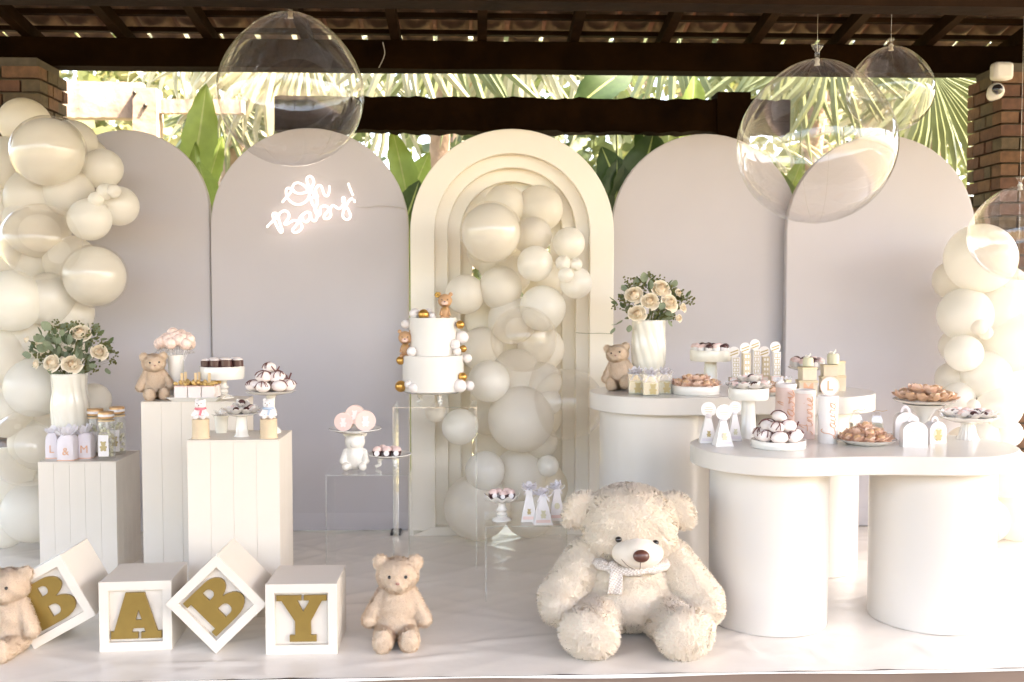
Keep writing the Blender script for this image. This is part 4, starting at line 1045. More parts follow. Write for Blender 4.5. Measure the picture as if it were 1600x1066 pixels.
def cup_sweet(cup, top, tagm=None):
    t = thing('bonbon', 'x x x x', 'sweet', (0, 0, -20)); q = MB()
    q.lathe([(.40, 0), (.52, .55)], 28, mod=lambda a, r, z: (r * (1 + .05 * math.cos(14 * a)), z)); q.build('cup', MATS[cup], parent=t)
    q = MB(); q.lathe([(.50, .5), (.52, .62), (.42, .85), (.24, 1.0), (0, 1.05)], 20, mod=lambda a, r, z: (r * (1 + .06 * math.cos(5 * a)), z)); q.build('topping', MATS[top], parent=t, angle=180)
    if tagm:
        q = MB(); q.lathe([(.30, 0), (.30, .03)], 18, (0, -.53, .33), rot=rotm(90, 0, 0)); q.build('round_tag', MATS[tagm], parent=t)
    return t
def dipped_sweet(seed, dims=(.56, .50, .38), shard=False):
    """pale bonbon laced with chocolate"""
    g = random.Random(seed); t = thing('bonbon', 'x x x x', 'sweet', (0, 0, -20)); q = MB()
    q.ell((0, 0, .36), dims, rot=rotm(0, 0, seed * 40), nu=16, nv=10); q.ell((.12, -.08, .44), (dims[0] * .7, dims[1] * .75, dims[2] * .8), rot=rotm(0, 12 * (seed % 3), 30), nu=14, nv=9); q.build('filling', MATS['marshmallow'], parent=t, angle=180)
    q = MB()
    for k in range(3):
        a = g.uniform(0, 3.1); c, s_ = math.cos(a), math.sin(a); o_ = g.uniform(-.25, .25); pts = []
        for i in range(11):
            u = -.95 + 1.9 * i / 10; x, y = .58 * u, o_ + .1 * math.sin(3 * u + k); 
            rr = max(0.0, 1 - (x / .58) ** 2 - (y / .52) ** 2); z = .37 + .40 * math.sqrt(rr)
            pts.append((x * c - y * s_, x * s_ + y * c, z))
        q.tube(pts, .036, 5)
    q.build('drizzle', MATS['choc_drizzle'], parent=t, angle=180)
    if shard:
        q = MB(); q.box((.1, -.05, .92), (.10, .05, .75), rot=rotm(12, 28, 0)); q.box((-.2, .1, .82), (.09, .05, .6), rot=rotm(-30, -48, 0)); q.build('chocolate_shard', MATS['choc_drizzle'], parent=t)
    return t
def disc_sweet():
    t = thing('bonbon', 'x x x x', 'sweet', (0, 0, -20)); q = MB(); q.lathe([(.46, 0), (.5, .05), (.5, .62), (.44, .68)], 24); q.build('shell', MATS['chocolate'], parent=t)
    q = MB(); q.ell((0, 0, .70), (.45, .45, .17), nu=16, nv=8); q.build('topping', MATS['marshmallow'], parent=t, angle=180)
    return t
PROTO = {'peach': flower_sweet('petal_peach', 'caramel', 1), 'caramel': flower_sweet('petal_caramel', 'caramel', 2), 'white': flower_sweet('petal_white', 'chocolate', 3), 'pale': flower_sweet('petal_white', 'sweet_pink', 5),
         'truffle': cup_sweet('chocolate', 'sweet_pink', 'paper_white'), 'blush': cup_sweet('paper_white', 'sweet_pink'), 'dark': cup_sweet('paper_white', 'chocolate'), 'dip': dipped_sweet(4), 'dip2': dipped_sweet(7, (.62, .42, .40)), 'dip3': dipped_sweet(9, (.50, .54, .42), True), 'disc': disc_sweet()}
used = set()
def sweet(kind, loc, size, label, group, rz=None, tilt=(0, 0)):
    src = PROTO[kind]
    rot = (R(tilt[0]), R(tilt[1]), R(rnd.uniform(0, 360) if rz is None else rz))
    if kind in used: o = dup(src, label=label, group=group)
    else: used.add(kind); o = src; o['label'] = label; o['group'] = group
    o.location = loc; o.rotation_euler = rot; o.scale = (size * rnd.uniform(.92, 1.08),) * 3
    return o
def heap(kind, c, r, size, layers, label, group, lift=.62):
    """rings of sweets piled on a plate of radius r whose top is at c"""
    kinds = kind if isinstance(kind, (list, tuple)) else [kind]
    z = 0
    for l in range(layers):
        rr = r * (1 - l / max(1, layers) * .95) - size * .35
        if rr < size * .5: ring = [(0, 0)]
        else:
            n = max(3, int(2 * math.pi * rr / (size * .98))); ring = [(rr * math.cos(2 * math.pi * i / n + l), rr * math.sin(2 * math.pi * i / n + l)) for i in range(n)]
            if rr > size * 1.3 and l == layers - 1:
                n2 = max(1, int(2 * math.pi * (rr - size) / (size * 1.02))); ring += [((rr - size) * math.cos(2 * math.pi * i / n2), (rr - size) * math.sin(2 * math.pi * i / n2)) for i in range(n2)]
        for (x, y) in ring:
            o_ = math.hypot(x, y) / (r + 1e-6)
            tl = (-14 * (y / (r + 1e-6)) * (l + .5), 14 * (x / (r + 1e-6)) * (l + .5))
            sweet(rnd.choice(kinds), (c[0] + x, c[1] + y, c[2] + z + .001), size, label + ('' if layers == 1 else ', bottom layer' if l == 0 else ', top layer' if l == layers - 1 else ', middle layer'), group, tilt=(tl[0] + rnd.uniform(-9, 9), tl[1] + rnd.uniform(-9, 9)))
        z += size * lift
# ================================================================== on the left plinths
# three pouches
def ruffle_bow(q, c, r, seed, n=3):
    g = random.Random(seed)
    for k in range(n):
        ph = g.uniform(0, 6); fr = g.choice((5, 6, 7)); tl = rotm(g.uniform(-28, 28), g.uniform(-28, 28), g.uniform(0, 360))
        q.lathe([(.12 * r, 0), (.55 * r, .28 * r), (r, .62 * r)], 40, (c[0], c[1], c[2]), rot=tl, close=False, mod=lambda a, rr, z: (rr * (1 + .12 * math.sin(fr * a + ph)), z + .22 * rr * math.sin(fr * a + ph)))
def loop_bow(q, c, r, seed):
    g = random.Random(seed)
    for s_ in (-1, 1):
        for (an, ln) in ((20, 1.0), (55, .8)):
            a = R(an + g.uniform(-8, 8)); pts = []
            for i in range(13):
                u = 2 * math.pi * i / 12; rad = ln * r * (1 - math.cos(u)) / 2; off = .30 * r * math.sin(u)
                pts.append((s_ * (rad * math.cos(a) - off * math.sin(a)), rad * math.sin(a) + off * math.cos(a)))
            wd = .34 * r
            vv = [(c[0] + x, c[1] - wd / 2 - .15 * r, c[2] + z) for x, z in pts] + [(c[0] + x * .96, c[1] + wd / 2, c[2] + z * .96) for x, z in pts]
            q.add(vv, [(i, i + 1, 14 + i, 13 + i) for i in range(12)])
        q.grid(lambda u, v: (c[0] + s_ * (.1 * r + .45 * r * v + .12 * r * u), c[1] - .18 * r - .05 * r * math.sin(3 * v), c[2] - .75 * r * v + .08 * r * u), 2, 5)
    q.ell((c[0], c[1] - .15 * r, c[2]), (.16 * r, .18 * r, .14 * r), nu=10, nv=7)
def pouch(px, Y, ch, wpx, hpx, label, seed):
    p, k = spot(px, Y, '1'); W, H = wpx * k, hpx * k
    t = thing('gift_pouch', label, 'gift bag', p, group='lilac gift pouches')
    q = MB(); D = W * .62
    n = 24; prof = []
    for (f, s_) in ((0, .92), (.04, 1), (.5, 1), (.85, .93), (1.0, .62)): prof.append((s_, f * H))
    q.lathe(prof, n, mod=lambda a, r, z: (W / 2 * r / max(abs(math.cos(a)) ** 1 , abs(math.sin(a)) ** 1) ** .55, z)); q.build('bag', MATS['paper_lilac'], parent=t, angle=50)
    q = MB(); ruffle_bow(q, (0, 0, H * .97), W * .52, seed, 3); q.build('bow', MATS['ribbon_white'], parent=t, angle=180)
    q = MB(); q.lathe([(.94, .002), (1.02, .003), (1.02, .055 * H), (.94, .06 * H)], n, mod=lambda a, r, z: (W / 2 * r / max(abs(math.cos(a)), abs(math.sin(a))) ** .55, z)); q.build('gold_base', MATS['copper_print'], parent=t)
    link('letter', text_mesh(ch, H * .42, MATS['copper_print']), t, (W * .06, -W * .525, H * .38), (R(90), 0, 0))
pouch(84, -.655, 'L', 21, 40, 'leftmost lilac pouch printed with letter L', 1)
pouch(107, -.705, '&', 29, 40, 'front lilac pouch between the L and M pouches', 2)
pouch(135, -.655, 'M', 25, 40, 'lilac pouch printed with letter M', 3)
def jar(px, Y, wpx, hpx, label, seed):
    p, k = spot(px, Y, '1'); r, H = wpx * k / 2, hpx * k; g = random.Random(seed)
    t = thing('sweet_jar', label, 'jar', p, group='glass jars with copper lids')
    q = MB(); q.lathe([(r * .95, 0), (r, .004), (r, H * .72), (r * .82, H * .82), (r * .82, H * .88)], 28); q.build('glass', MATS['jar_glass'], parent=t)
    q = MB(); q.lathe([(r * .9, H * .86), (r * .92, H * .87), (r * .92, H * .985), (r * .86, H)], 28); q.build('lid', MATS['jar_lid'], parent=t)
    q = MB(); q.lathe([(r * .925, H * .90), (r * .935, H * .91), (r * .935, H * .94), (r * .925, H * .95)], 28, close=False); q.build('lid_band', MATS['paper_white'], parent=t)
    q = MB()
    for i in range(38):
        a = g.uniform(0, 6.28); rr = r * .72 * math.sqrt(g.random()); q.ell((rr * math.cos(a), rr * math.sin(a), H * .06 + g.random() * H * .58), r * .22, nu=8, nv=6)
    tag(q.build('candies', MATS['print_green'], parent=t), kind='stuff')
    q = MB(); q.lathe([(r * .84, H * .80), (r * .95, H * .80), (r * .95, H * .83), (r * .84, H * .83)], 28); q.build('twine', MATS['wood_stick'], parent=t)
    q = MB(); q.box((0, -r - .001, H * .30), (r * 1.2, .002, H * .45)); lb = q.build('label_card', MATS['paper_white'], parent=t)
    q = MB(); teddy_print(q, (0, -r - .0028, H * .20), H * .2); q.build('teddy_print', MATS['print_gold'], parent=t)
def teddy_print(q, c, h):
    """flat teddy silhouette, head, ears, body and paws"""
    for i, (x, z, r) in enumerate(((0, .68, .24), (-.2, .88, .1), (.2, .88, .1), (0, .28, .28), (-.26, .36, .12), (.26, .36, .12), (-.17, .06, .13), (.17, .06, .13))):
        q.lathe([(r * h, 0), (r * h, .0003 + .00007 * i)], 16, (c[0] + x * h, c[1], c[2] + z * h), rot=rotm(90, 0, 0))
jar(150, -.56, 26, 72, 'copper lidded jar at left behind the M pouch', 1)
jar(167, -.675, 26, 74, 'front copper lidded jar with teddy label', 2)
jar(184, -.545, 25, 74, 'rightmost copper lidded jar near the plinth corner', 3)
# lolly cup and teddy neighbours on the tall plinth
p, k = spot(276, -.74, '2')
t = thing('sweet_cup', 'white cup bursting with pink glittery lollies behind the perched teddy', 'cup', p)
q = MB(); q.lathe([(9.5 * k, 0), (10 * k, 2 * k), (12.5 * k, 66 * k), (12 * k, 66 * k), (9 * k, 6 * k), (0, 6 * k)], 32); q.build('cup', MATS['china'], parent=t)
g = random.Random(8)
for i in range(19):
    a = i * 2.4; rr = 26 * k * math.sqrt((i + .5) / 19); z = (98 - 14 * ((i + .5) / 19)) * k + g.uniform(-3, 3) * k
    lol = thing('lolly', 'pink glittery lolly standing in the white cup', 'lolly', p + Vector((rr * math.cos(a), rr * math.sin(a) * .7, z)), group='pink lollies in the white cup')
    q = MB(); q.ell((0, 0, 0), 9.5 * k, nu=12, nv=8); q.build('head', MATS['glitter_pink'], parent=lol, angle=180)
    q = MB(); q.tube([(0, 0, -6 * k), (-rr * math.cos(a) * .75, -rr * math.sin(a) * .5, 40 * k - z)], .0012, 5); q.build('stick', MATS['paper_white'], parent=lol)
    q = MB(); q.lathe([(2 * k, -7 * k), (6.5 * k, -15 * k)], 14, close=False, mod=lambda a_, r_, z_: (r_ * (1 + .25 * math.cos(6 * a_)), z_)); q.build('cellophane', MATS['cello'], parent=lol)
# rectangular plate with loaf sweets and gold nuts
p, k = spot(309, -.86, '2'); 
t = thing('serving_plate', 'oblong white plate holding the gold topped loaf', 'plate', p, group='serving plates'); q = MB()
w_, d_ = 41 * k, .075
vv = [(-w_ * .8, -d_ * .8, 0), (w_ * .8, -d_ * .8, 0), (w_ * .8, d_ * .8, 0), (-w_ * .8, d_ * .8, 0), (-w_, -d_, 7 * k), (w_, -d_, 7 * k), (w_, d_, 7 * k), (-w_, d_, 7 * k), (-w_ * .85, -d_ * .85, 4 * k), (w_ * .85, -d_ * .85, 4 * k), (w_ * .85, d_ * .85, 4 * k), (-w_ * .85, d_ * .85, 4 * k)]
q.add(vv, [(0, 3, 2, 1), (0, 1, 5, 4), (1, 2, 6, 5), (2, 3, 7, 6), (3, 0, 4, 7), (4, 5, 9, 8), (5, 6, 10, 9), (6, 7, 11, 10), (7, 4, 8, 11), (8, 9, 10, 11)]); q.build('dish', MATS['china'], parent=t, bevel=.002)
for i in range(3):
    for j in range(2):
        lf = thing('loaf_sweet', f'{("left", "middle", "right")[i]} pale loaf sweet with gold stick in the {("front", "rear")[j]} row', 'sweet', p + Vector(((i - 1) * 21 * k, (j - .5) * .052, 4.2 * k)), group='loaf sweets on oblong plate')
        q = MB(); q.box((0, 0, 9 * k), (20 * k, .048, 18 * k)); q.build('loaf', MATS['marshmallow'], parent=lf, bevel=.003)
        q = MB(); q.box((0, 0, 18.6 * k), (20.4 * k, .049, 1.4 * k)); q.build('pink_glaze', MATS['print_pink'], parent=lf)
        q = MB()
        for n_ in range(7): q.ell((rnd.uniform(-9, 9) * k, rnd.uniform(-.02, .02), (21 + rnd.uniform(0, 4)) * k), (4 * k, 3 * k, 3 * k), rot=rotm(rnd.uniform(0, 90), rnd.uniform(0, 90), 0), nu=9, nv=6)
        q.build('gold_nuts', MATS['nut_gold'], parent=lf)
        q = MB(); q.box((0, 0, 28 * k), (4 * k, .003, 22 * k)); q.build('stick', MATS['wood_stick'], parent=lf)
p, k, h = cake_stand('white stand of dark chocolate discs on the tallest plinth', 348, -.775, '2', 34, 50, 'turned', rim=20, lip=3, stem_px=9)
for (i, (x, y)) in enumerate(((-24, -.01), (-8, -.03), (9, -.03), (25, -.01), (-16, .03), (1, .02), (18, .03))):
    sweet('disc', p + Vector((x * k, y, h - .006)), 17 * k, 'dark chocolate disc with pale topping on the tall plinth', 'chocolate discs on white stand', rz=0)
# lower front plinth
Y3 = PL3[1]
def bear_pot(px, scarf, label):
    p, k = spot(px, Y3 + .05, '3'); t = thing('bear_pot', label, 'candle pot', p, group='beige pots topped with white bears')
    q = MB(); q.lathe([(13.5 * k, 0), (13.8 * k, 2 * k), (13 * k, 3 * k), (13 * k, 29 * k), (13.4 * k, 30 * k), (11.5 * k, 30.5 * k), (0, 30.5 * k)], 28); q.build('pot', MATS['tin_kraft'], parent=t)
    q = MB(); s_ = k
    q.ell((0, 0, 39 * s_), (8 * s_, 7 * s_, 9 * s_)); q.ell((0, -1 * s_, 53 * s_), (8.5 * s_, 7.5 * s_, 7.5 * s_))
    for sx in (-1, 1):
        q.ell((sx * 6 * s_, 0, 59 * s_), 3 * s_, nu=10, nv=6); capsule(q, (sx * 6 * s_, -2 * s_, 44 * s_), (sx * 11 * s_, -4 * s_, 37 * s_), 3 * s_, 3 * s_, 3); capsule(q, (sx * 4 * s_, -3 * s_, 34 * s_), (sx * 5.5 * s_, -8 * s_, 33.5 * s_), 3.6 * s_, 3.4 * s_, 3)
    q.ell((0, -7 * s_, 51.5 * s_), (3.6 * s_, 3 * s_, 2.8 * s_))
    link('bear', soft_body('bear', q, MATS['fondant_white'], .0018, 3), t)
    q = MB(); q.tube([(7.2 * k * math.sin(a), -.5 * k - 6.6 * k * math.cos(a), 46.5 * k) for a in [i * math.pi / 10 for i in range(20)]], 2.0 * k, 8, closed=True); q.box((2 * k, -7.6 * k, 41 * k), (3.4 * k, 1.2 * k, 9 * k), rot=rotm(0, 15, 0)); q.build('scarf', scarf, parent=t)
    q = MB(); q.ell((0, -9.6 * k, 52.5 * k), (1.2 * k, .8 * k, .9 * k), nu=8, nv=6)
    for sx in (-1, 1): q.ell((sx * 3.2 * k, -8 * k, 55 * k), .8 * k, nu=8, nv=6)
    q.build('face_dots', MATS['stitch'], parent=t)
bear_pot(314, mat('scarf_pink', (.72, .20, .24), .7), 'beige pot topped by white bear with pink scarf')
bear_pot(420, mat('scarf_blue', (.42, .52, .66), .7), 'beige pot topped by white bear with blue scarf')
p, k, h = cake_stand('small white pedestal of white wrapped bonbons between the bear pots', 378, Y3 + .10, '3', 26, 36, 'column', rim=4, stem_px=9)
heap(['white', 'pale'], p + Vector((0, 0, h)), 22 * k, 15 * k, 2, 'white petal wrapped bonbon on the small pedestal between bear pots', 'white bonbons between bear pots')
p, k, h = cake_stand('tall white stand of chocolate laced bonbons on the front plinth', 424, Y3 + .19, '3', 39, 66, 'turned', rim=6, stem_px=8)
heap(['dip', 'dip2', 'dip3'], p + Vector((0, 0, h)), 34 * k, 22 * k, 3, 'chocolate laced pale bonbon heaped on the tall left stand', 'laced bonbons on tall left stand')
p, k = spot(346, Y3 + .2, '3')
t = thing('sweet_bag', 'clear cellophane wrapped cup behind the small pedestal', 'sweet bag', p); q = MB(); q.lathe([(9 * k, 0), (10 * k, 20 * k), (12 * k, 27 * k)], 24); q.build('cup', MATS['china_cream'], parent=t)
q = MB(); ruffle_bow(q, (0, 0, 26 * k), 11 * k, 4, 2); q.build('cellophane', MATS['cello'], parent=t)

# ================================================================== cake and the acrylic stands
Yk = -.59; p, k = spot(677, Yk, 'c')
t = thing('cake_plate', 'low white footed plate under the two tier cake', 'cake stand', p, group='cake stands')
q = MB(); zpl = 21 * k; q.lathe([(0, zpl - 3 * k), (44 * k, zpl - 3 * k), (50 * k, zpl), (0, zpl)], 48); q.build('plate', MATS['china'], parent=t)
for i in range(3):
    a = R(-90 + 120 * i + 30); q = MB(); c_, s_ = math.cos(a), math.sin(a)
    q.tube(catmull([(14 * k * c_, 14 * k * s_, zpl - 3 * k), (22 * k * c_, 22 * k * s_, 13 * k), (19 * k * c_, 19 * k * s_, 6 * k), (25 * k * c_, 25 * k * s_, 2 * k)], 5), [3.2 * k] * 8 + [2.4 * k] * 8, 8); q.build('foot', MATS['china'], parent=t)
cake = thing('tiered_cake', 'white two tier cake studded with gold and pearl balls', 'cake', p + Vector((0, 0, zpl + .0005)))
z0 = 0; hb, ht = 55 * k, 58 * k
q = MB(); q.lathe([(47.5 * k, 0), (47.5 * k, hb - 1.2 * k), (46.5 * k, hb), (0, hb)], 64); q.build('lower_tier', MATS['icing'], parent=cake)
q = MB(); q.lathe([(36.5 * k, hb + .0004), (36.5 * k, hb + ht - 1 * k), (35.8 * k, hb + ht), (0, hb + ht)], 64); q.build('upper_tier', MATS['icing'], parent=cake)
def ck(x, y, dy): # crop pixel to cake space
    return at(600 + x / 5.33, 440 + y / 5.33, Yk + dy) - cake.location
for (m, lst) in (('gold_ball', [(330, 275, 45, -.03), (635, 360, 36, -.04), (660, 560, 30, -.01), (138, 658, 36, -.03), (140, 873, 48, -.05), (655, 795, 38, -.07)]),
                 ('fondant_white', [(255, 268, 45, .0), (370, 255, 34, .03), (402, 288, 33, -.02), (180, 355, 38, .0), (650, 465, 55, -.01), (592, 523, 42, -.06), (610, 583, 33, -.07), (693, 640, 38, -.02), (230, 585, 40, -.085), (205, 855, 35, -.09), (248, 887, 42, -.105), (632, 870, 55, -.085), (710, 868, 42, -.05)])):
    for (x, y, r, dy) in lst:
        q = MB(); q.ell((0, 0, 0), r / 5.33 * k, nu=20, nv=12); q.build('ball', MATS[m], parent=cake, loc=ck(x, y, dy), angle=180)
def cake_bear(x, ytop, ybot, dy, label, extra):
    b = ck(x, ybot, dy) + cake.location; H = (ybot - ytop) / 5.33 * k
    t = thing('bear_figurine', label, 'figurine', b, group='fondant bears on the cake'); q = MB()
    q.ell((0, 0, .70 * H), (.25 * H, .22 * H, .235 * H)); q.ell((0, -.01 * H, .28 * H), (.16 * H, .15 * H, .25 * H))
    for s_ in (-1, 1):
        q.ell((s_ * .20 * H, .02 * H, .92 * H), (.075 * H, .04 * H, .075 * H)); capsule(q, (s_ * .11 * H, -.03 * H, .40 * H), (s_ * .15 * H, -.13 * H, .22 * H), .05 * H, .05 * H, 3); capsule(q, (s_ * .09 * H, -.02 * H, .10 * H), (s_ * .13 * H, -.13 * H, .07 * H), .075 * H, .07 * H, 3)
    link('body', soft_body('body', q, MATS['fondant_tan'], .0014, 2), t)
    q = MB(); q.ell((0, -.19 * H, .62 * H), (.12 * H, .075 * H, .085 * H), nu=14, nv=9); q.build('muzzle', MATS['fondant_pink'], parent=t, angle=180)
    q = MB(); q.ell((0, -.255 * H, .66 * H), (.035 * H, .03 * H, .025 * H), nu=8, nv=6); q.build('nose', MATS['nose_brown'], parent=t)
    q = MB()
    for s_ in (-1, 1): q.ell((s_ * .10 * H, -.20 * H, .73 * H), .022 * H, nu=8, nv=6)
    q.build('eyes', MATS['bead_black'], parent=t)
    q = MB(); loop_bow(q, (0, -.15 * H, .46 * H), .13 * H, 3); q.build('gold_bow', MATS['gold_leaf'], parent=t)
    if extra:
        q = MB()
        for i in range(6): q.ell((-.26 * H + .06 * H * math.cos(i), -.03 * H, .90 * H + .06 * H * math.sin(i)), (.045 * H, .04 * H, .05 * H), nu=8, nv=6)
        q.build('gold_crown', MATS['gold_leaf'], parent=t)
cake_bear(508, 90, 326, -.03, 'tan fondant bear standing on top of the cake', True)
cake_bear(178, 400, 632, -.03, 'tan fondant bear sitting on the lower tier at left', False)
# ceramic bear stand with pink tins
Ya = -.83; p, k = spot(555, Ya, 'a')
t = thing('cake_stand', 'white ceramic bear holding a plate of pink tins', 'cake stand', p, group='cake stands'); q = MB()
q.ell((0, 0, 44 * k), (16 * k, 14 * k, 15 * k)); q.ell((0, 0, 20 * k), (16 * k, 14 * k, 21 * k)); q.ell((0, -12 * k, 41 * k), (6 * k, 5 * k, 5 * k))
for s_ in (-1, 1):
    q.ell((s_ * 14 * k, 0, 56 * k), 5 * k, nu=12, nv=8); capsule(q, (s_ * 14 * k, -2 * k, 28 * k), (s_ * 18 * k, -9 * k, 15 * k), 5.5 * k, 5.5 * k, 3); capsule(q, (s_ * 10 * k, -4 * k, 6 * k), (s_ * 13 * k, -14 * k, 6.5 * k), 6.5 * k, 6.5 * k, 3)
link('bear_stem', soft_body('bear_stem', q, MATS['china'], .0028, 3), t)
q = MB(); q.lathe([(0, 59 * k), (30 * k, 60 * k), (41 * k, 64 * k), (40.5 * k, 65 * k), (30 * k, 62.5 * k), (0, 62 * k)], 48); q.build('plate', MATS['china'], parent=t, angle=60)
for (x, y, r, pr) in ((538.5, 668, 14, 0), (570.5, 668, 15.5, 1), (555, 647, 14, 2)):
    c = at(x, y, Ya - .03)
    o = thing('round_tin', ['left pink round tin lying on the ceramic bear plate', 'right pink round tin lying on the ceramic bear plate', 'top pink round tin of the three on the ceramic bear plate'][pr], 'tin', c, group='pink round tins', rotz=(-8, 10, 0)[pr])
    if pr < 2: o.location.z = p.z + 62.6 * k + r * k * 1.03
    q = MB(); q.lathe([(r * k * .97, -.02), (r * k, -.018), (r * k, .018), (r * k * .97, .02)], 32, rot=rotm(90, 0, 0)); q.build('tin', MATS['tin_pink'], parent=o)
    q = MB(); q.lathe([(r * k * 1.03, .012), (r * k * 1.03, .0215), (r * k * .9, .0222), (r * k * .9, .020), (0, .0202)], 32, rot=rotm(90, 0, 0)); q.build('lid', MATS['print_pink'], parent=o)
    q = MB(); teddy_print(q, (0, -.0222, -.5 * r * k), r * k * 1.0); q.build('teddy_print', MATS['paper_white'], parent=o)
p, k = spot(609, -.80, 'a')
t = thing('cake_stand', 'low white three footed stand of truffles on acrylic', 'cake stand', p, group='cake stands')
q = MB(); q.lathe([(0, 17 * k), (24 * k, 18 * k), (34 * k, 22 * k), (33.6 * k, 23 * k), (24 * k, 20 * k), (0, 19.6 * k)], 48); q.build('plate', MATS['china'], parent=t, angle=60)
for i in range(3):
    a = R(-90 + 120 * i + 35); q = MB(); c_, s_ = math.cos(a), math.sin(a)
    q.tube(catmull([(9 * k * c_, 9 * k * s_, 18 * k), (16 * k * c_, 16 * k * s_, 12 * k), (15 * k * c_, 15 * k * s_, 6 * k), (22 * k * c_, 22 * k * s_, 2.5 * k)], 5), [3.4 * k] * 8 + [2.6 * k] * 8, 8); q.build('foot', MATS['china'], parent=t)
for (x, y) in ((-19, -.01), (-4, -.012), (11, -.01), (-12, .022), (4, .022)):
    sweet('truffle', p + Vector((x * k, y, 20 * k)), 14 * k, 'pink topped truffle with white tag on the three footed stand', 'truffles on three footed stand', rz=0)
# lowest acrylic stand
p, k, h = cake_stand('small ruffled white pedestal of truffles on the lowest acrylic stand', 784, -1.08, 'd', 27, 36, 'turned', rim=6, ruffle=3, stem_px=8)
for (x, y) in ((-13, 0), (2, -.015), (14, 0), (-5, .02), (8, .022)):
    sweet('truffle', p + Vector((x * k, y, h - .003)), 13 * k, 'pink topped truffle on the small ruffled pedestal', 'truffles on ruffled pedestal', rz=rnd.uniform(-20, 20))
def pyramid(px, Y, which, wpx, hpx, label, prn, seed, group, bow=True, tagtop=False):
    p, k = spot(px, Y, which); W, H = wpx * k, hpx * k; w2 = W * .24
    t = thing('pyramid_box', label, 'gift box', p, rotz=rnd.uniform(-6, 6), group=group)
    a, b = W / 2, w2 / 2
    q = MB(); q.add([(-a, -a * .8, 0), (a, -a * .8, 0), (a, a * .8, 0), (-a, a * .8, 0), (-b, -b, H), (b, -b, H), (b, b, H), (-b, b, H)], [(0, 3, 2, 1), (4, 5, 6, 7), (0, 1, 5, 4), (1, 2, 6, 5), (2, 3, 7, 6), (3, 0, 4, 7)]); q.build('box', MATS['paper_white'], parent=t, bevel=.0012)
    sl = math.atan2(a * .8 - b, H)
    R_ = rotm(-math.degrees(sl), 0, 0)
    def face(z, off=.0012): f = z / H; return Vector((0, -(a * .8 + (b - a * .8) * f) - off, z))
    q = MB()
    if prn == 'balloon':
        c = face(H * .40, .0016); q.ell(c + Vector((0, 0, .04 * H)), (.17 * W, .001, .2 * W)); q.box(c + Vector((0, 0, -.16 * H)), (.1 * W, .001, .1 * W))
    else: teddy_print(q, tuple(face(H * .36, .0018) + Vector((0, -.002, -.12 * H))), .34 * W if prn == 'teddy' else .40 * W)
    q.build('print', MATS['print_gold' if prn == 'teddy' else 'print_green'], parent=t, rot=None)
    q = MB(); c = face(H * .13); q.box(c, (W * .74, .0008, H * .09), rot=R_); q.build('printed_band', MATS['print_pink' if not tagtop else 'paper_lilac'], parent=t)
    if bow:
        q = MB(); loop_bow(q, (0, -w2 * .6, H * .98), W * .50, seed); ruffle_bow(q, (0, 0, H * .95), W * .42, seed, 2); q.build('bow', MATS['ribbon_white'], parent=t, angle=180)
    if tagtop:
        r = W * .43; q = MB(); q.lathe([(r, -.0015), (r, .0015)], 32, (0, -w2 * .7, H + r * .7), rot=rotm(90, 0, 0), mod=lambda a_, r_, z_: (r_ * (1 + .025 * math.cos(16 * a_)), z_)); q.build('round_tag', MATS['paper_white'], parent=t)
        q = MB()
        for i in (-1, 0, 1): q.box((0, -w2 * .7 - .0022, H + r * .7 + i * r * .3), (r * (1.1 - .25 * abs(i)), .0008, r * .09))
        q.build('printed_lines', MATS['print_green'], parent=t)
        q = MB(); q.ell((0, -w2 * .6, H * .96), (W * .2, W * .12, W * .14)); q.build('ribbon_knot', MATS['ribbon_white'], parent=t)
    return t
pyramid(827, -1.10, 'd', 26, 52, 'left white pyramid box with gold teddy and white bow', 'teddy', 1, 'bowed pyramid boxes', True)
pyramid(848, -1.15, 'd', 30, 48, 'front white pyramid box with pale teddy and white bow', 'pale', 2, 'bowed pyramid boxes', True)
pyramid(870, -1.08, 'd', 25, 52, 'right white pyramid box with hot-air balloon print', 'balloon', 3, 'bowed pyramid boxes', True)
# ================================================================== rear table
def bow_box(px, Y, which, wpx, hpx, label, seed):
    p, k = spot(px, Y, which); W, H = wpx * k, hpx * k
    t = thing('favour_box', label, 'gift box', p, rotz=rnd.uniform(-8, 8), group='clear favour boxes with white bows')
    q = MB(); q.box((0, 0, H / 2), (W, W * .8, H)); q.build('sleeve', MATS['cello'], parent=t, bevel=.001)
    q = MB(); q.box((0, 0, H * .32), (W * .9, W * .7, H * .6)); q.build('filling', MATS['print_green'], parent=t, bevel=.003)
    q = MB(); teddy_print(q, (W * .12, -W * .402, H * .10), H * .5); q.build('print', MATS['print_gold'], parent=t)
    q = MB(); loop_bow(q, (0, -W * .3, H), W * .62, seed); ruffle_bow(q, (0, 0, H * .98), W * .45, seed + 3, 2); q.build('bow', MATS['ribbon_white'], parent=t, angle=180)
bow_box(993, -.80, 'B', 23, 32, 'left favour box with white bow in front of the slumped teddy', 1)
bow_box(1016, -.86, 'B', 25, 32, 'front favour box with white bow on the rear table', 2)
bow_box(1038, -.80, 'B', 21, 32, 'right favour box with white bow below the rose vase', 3)
p, k, h = low_plate('low white cake board of peach bonbons on the rear table', 1086, -.80, 'B', 38, 14, drum=True)
heap('peach', p + Vector((0, 0, h * .8)), 33 * k, 15 * k, 2, 'peach petal bonbon on the low board on rear table', 'peach bonbons on low board', .5)
p, k, h = cake_stand('tall cream pedestal of blush bonbons on the rear table', 1110, -.62, 'B', 32, 62, 'column', rim=17, lip=3, m='china_cream', stem_px=11)
heap(['blush', 'blush', 'dark'], p + Vector((0, 0, h - .006)), 28 * k, 11.5 * k, 1, 'blush bonbon in white cup on the tall cream pedestal', 'blush bonbons on tall pedestal'); 
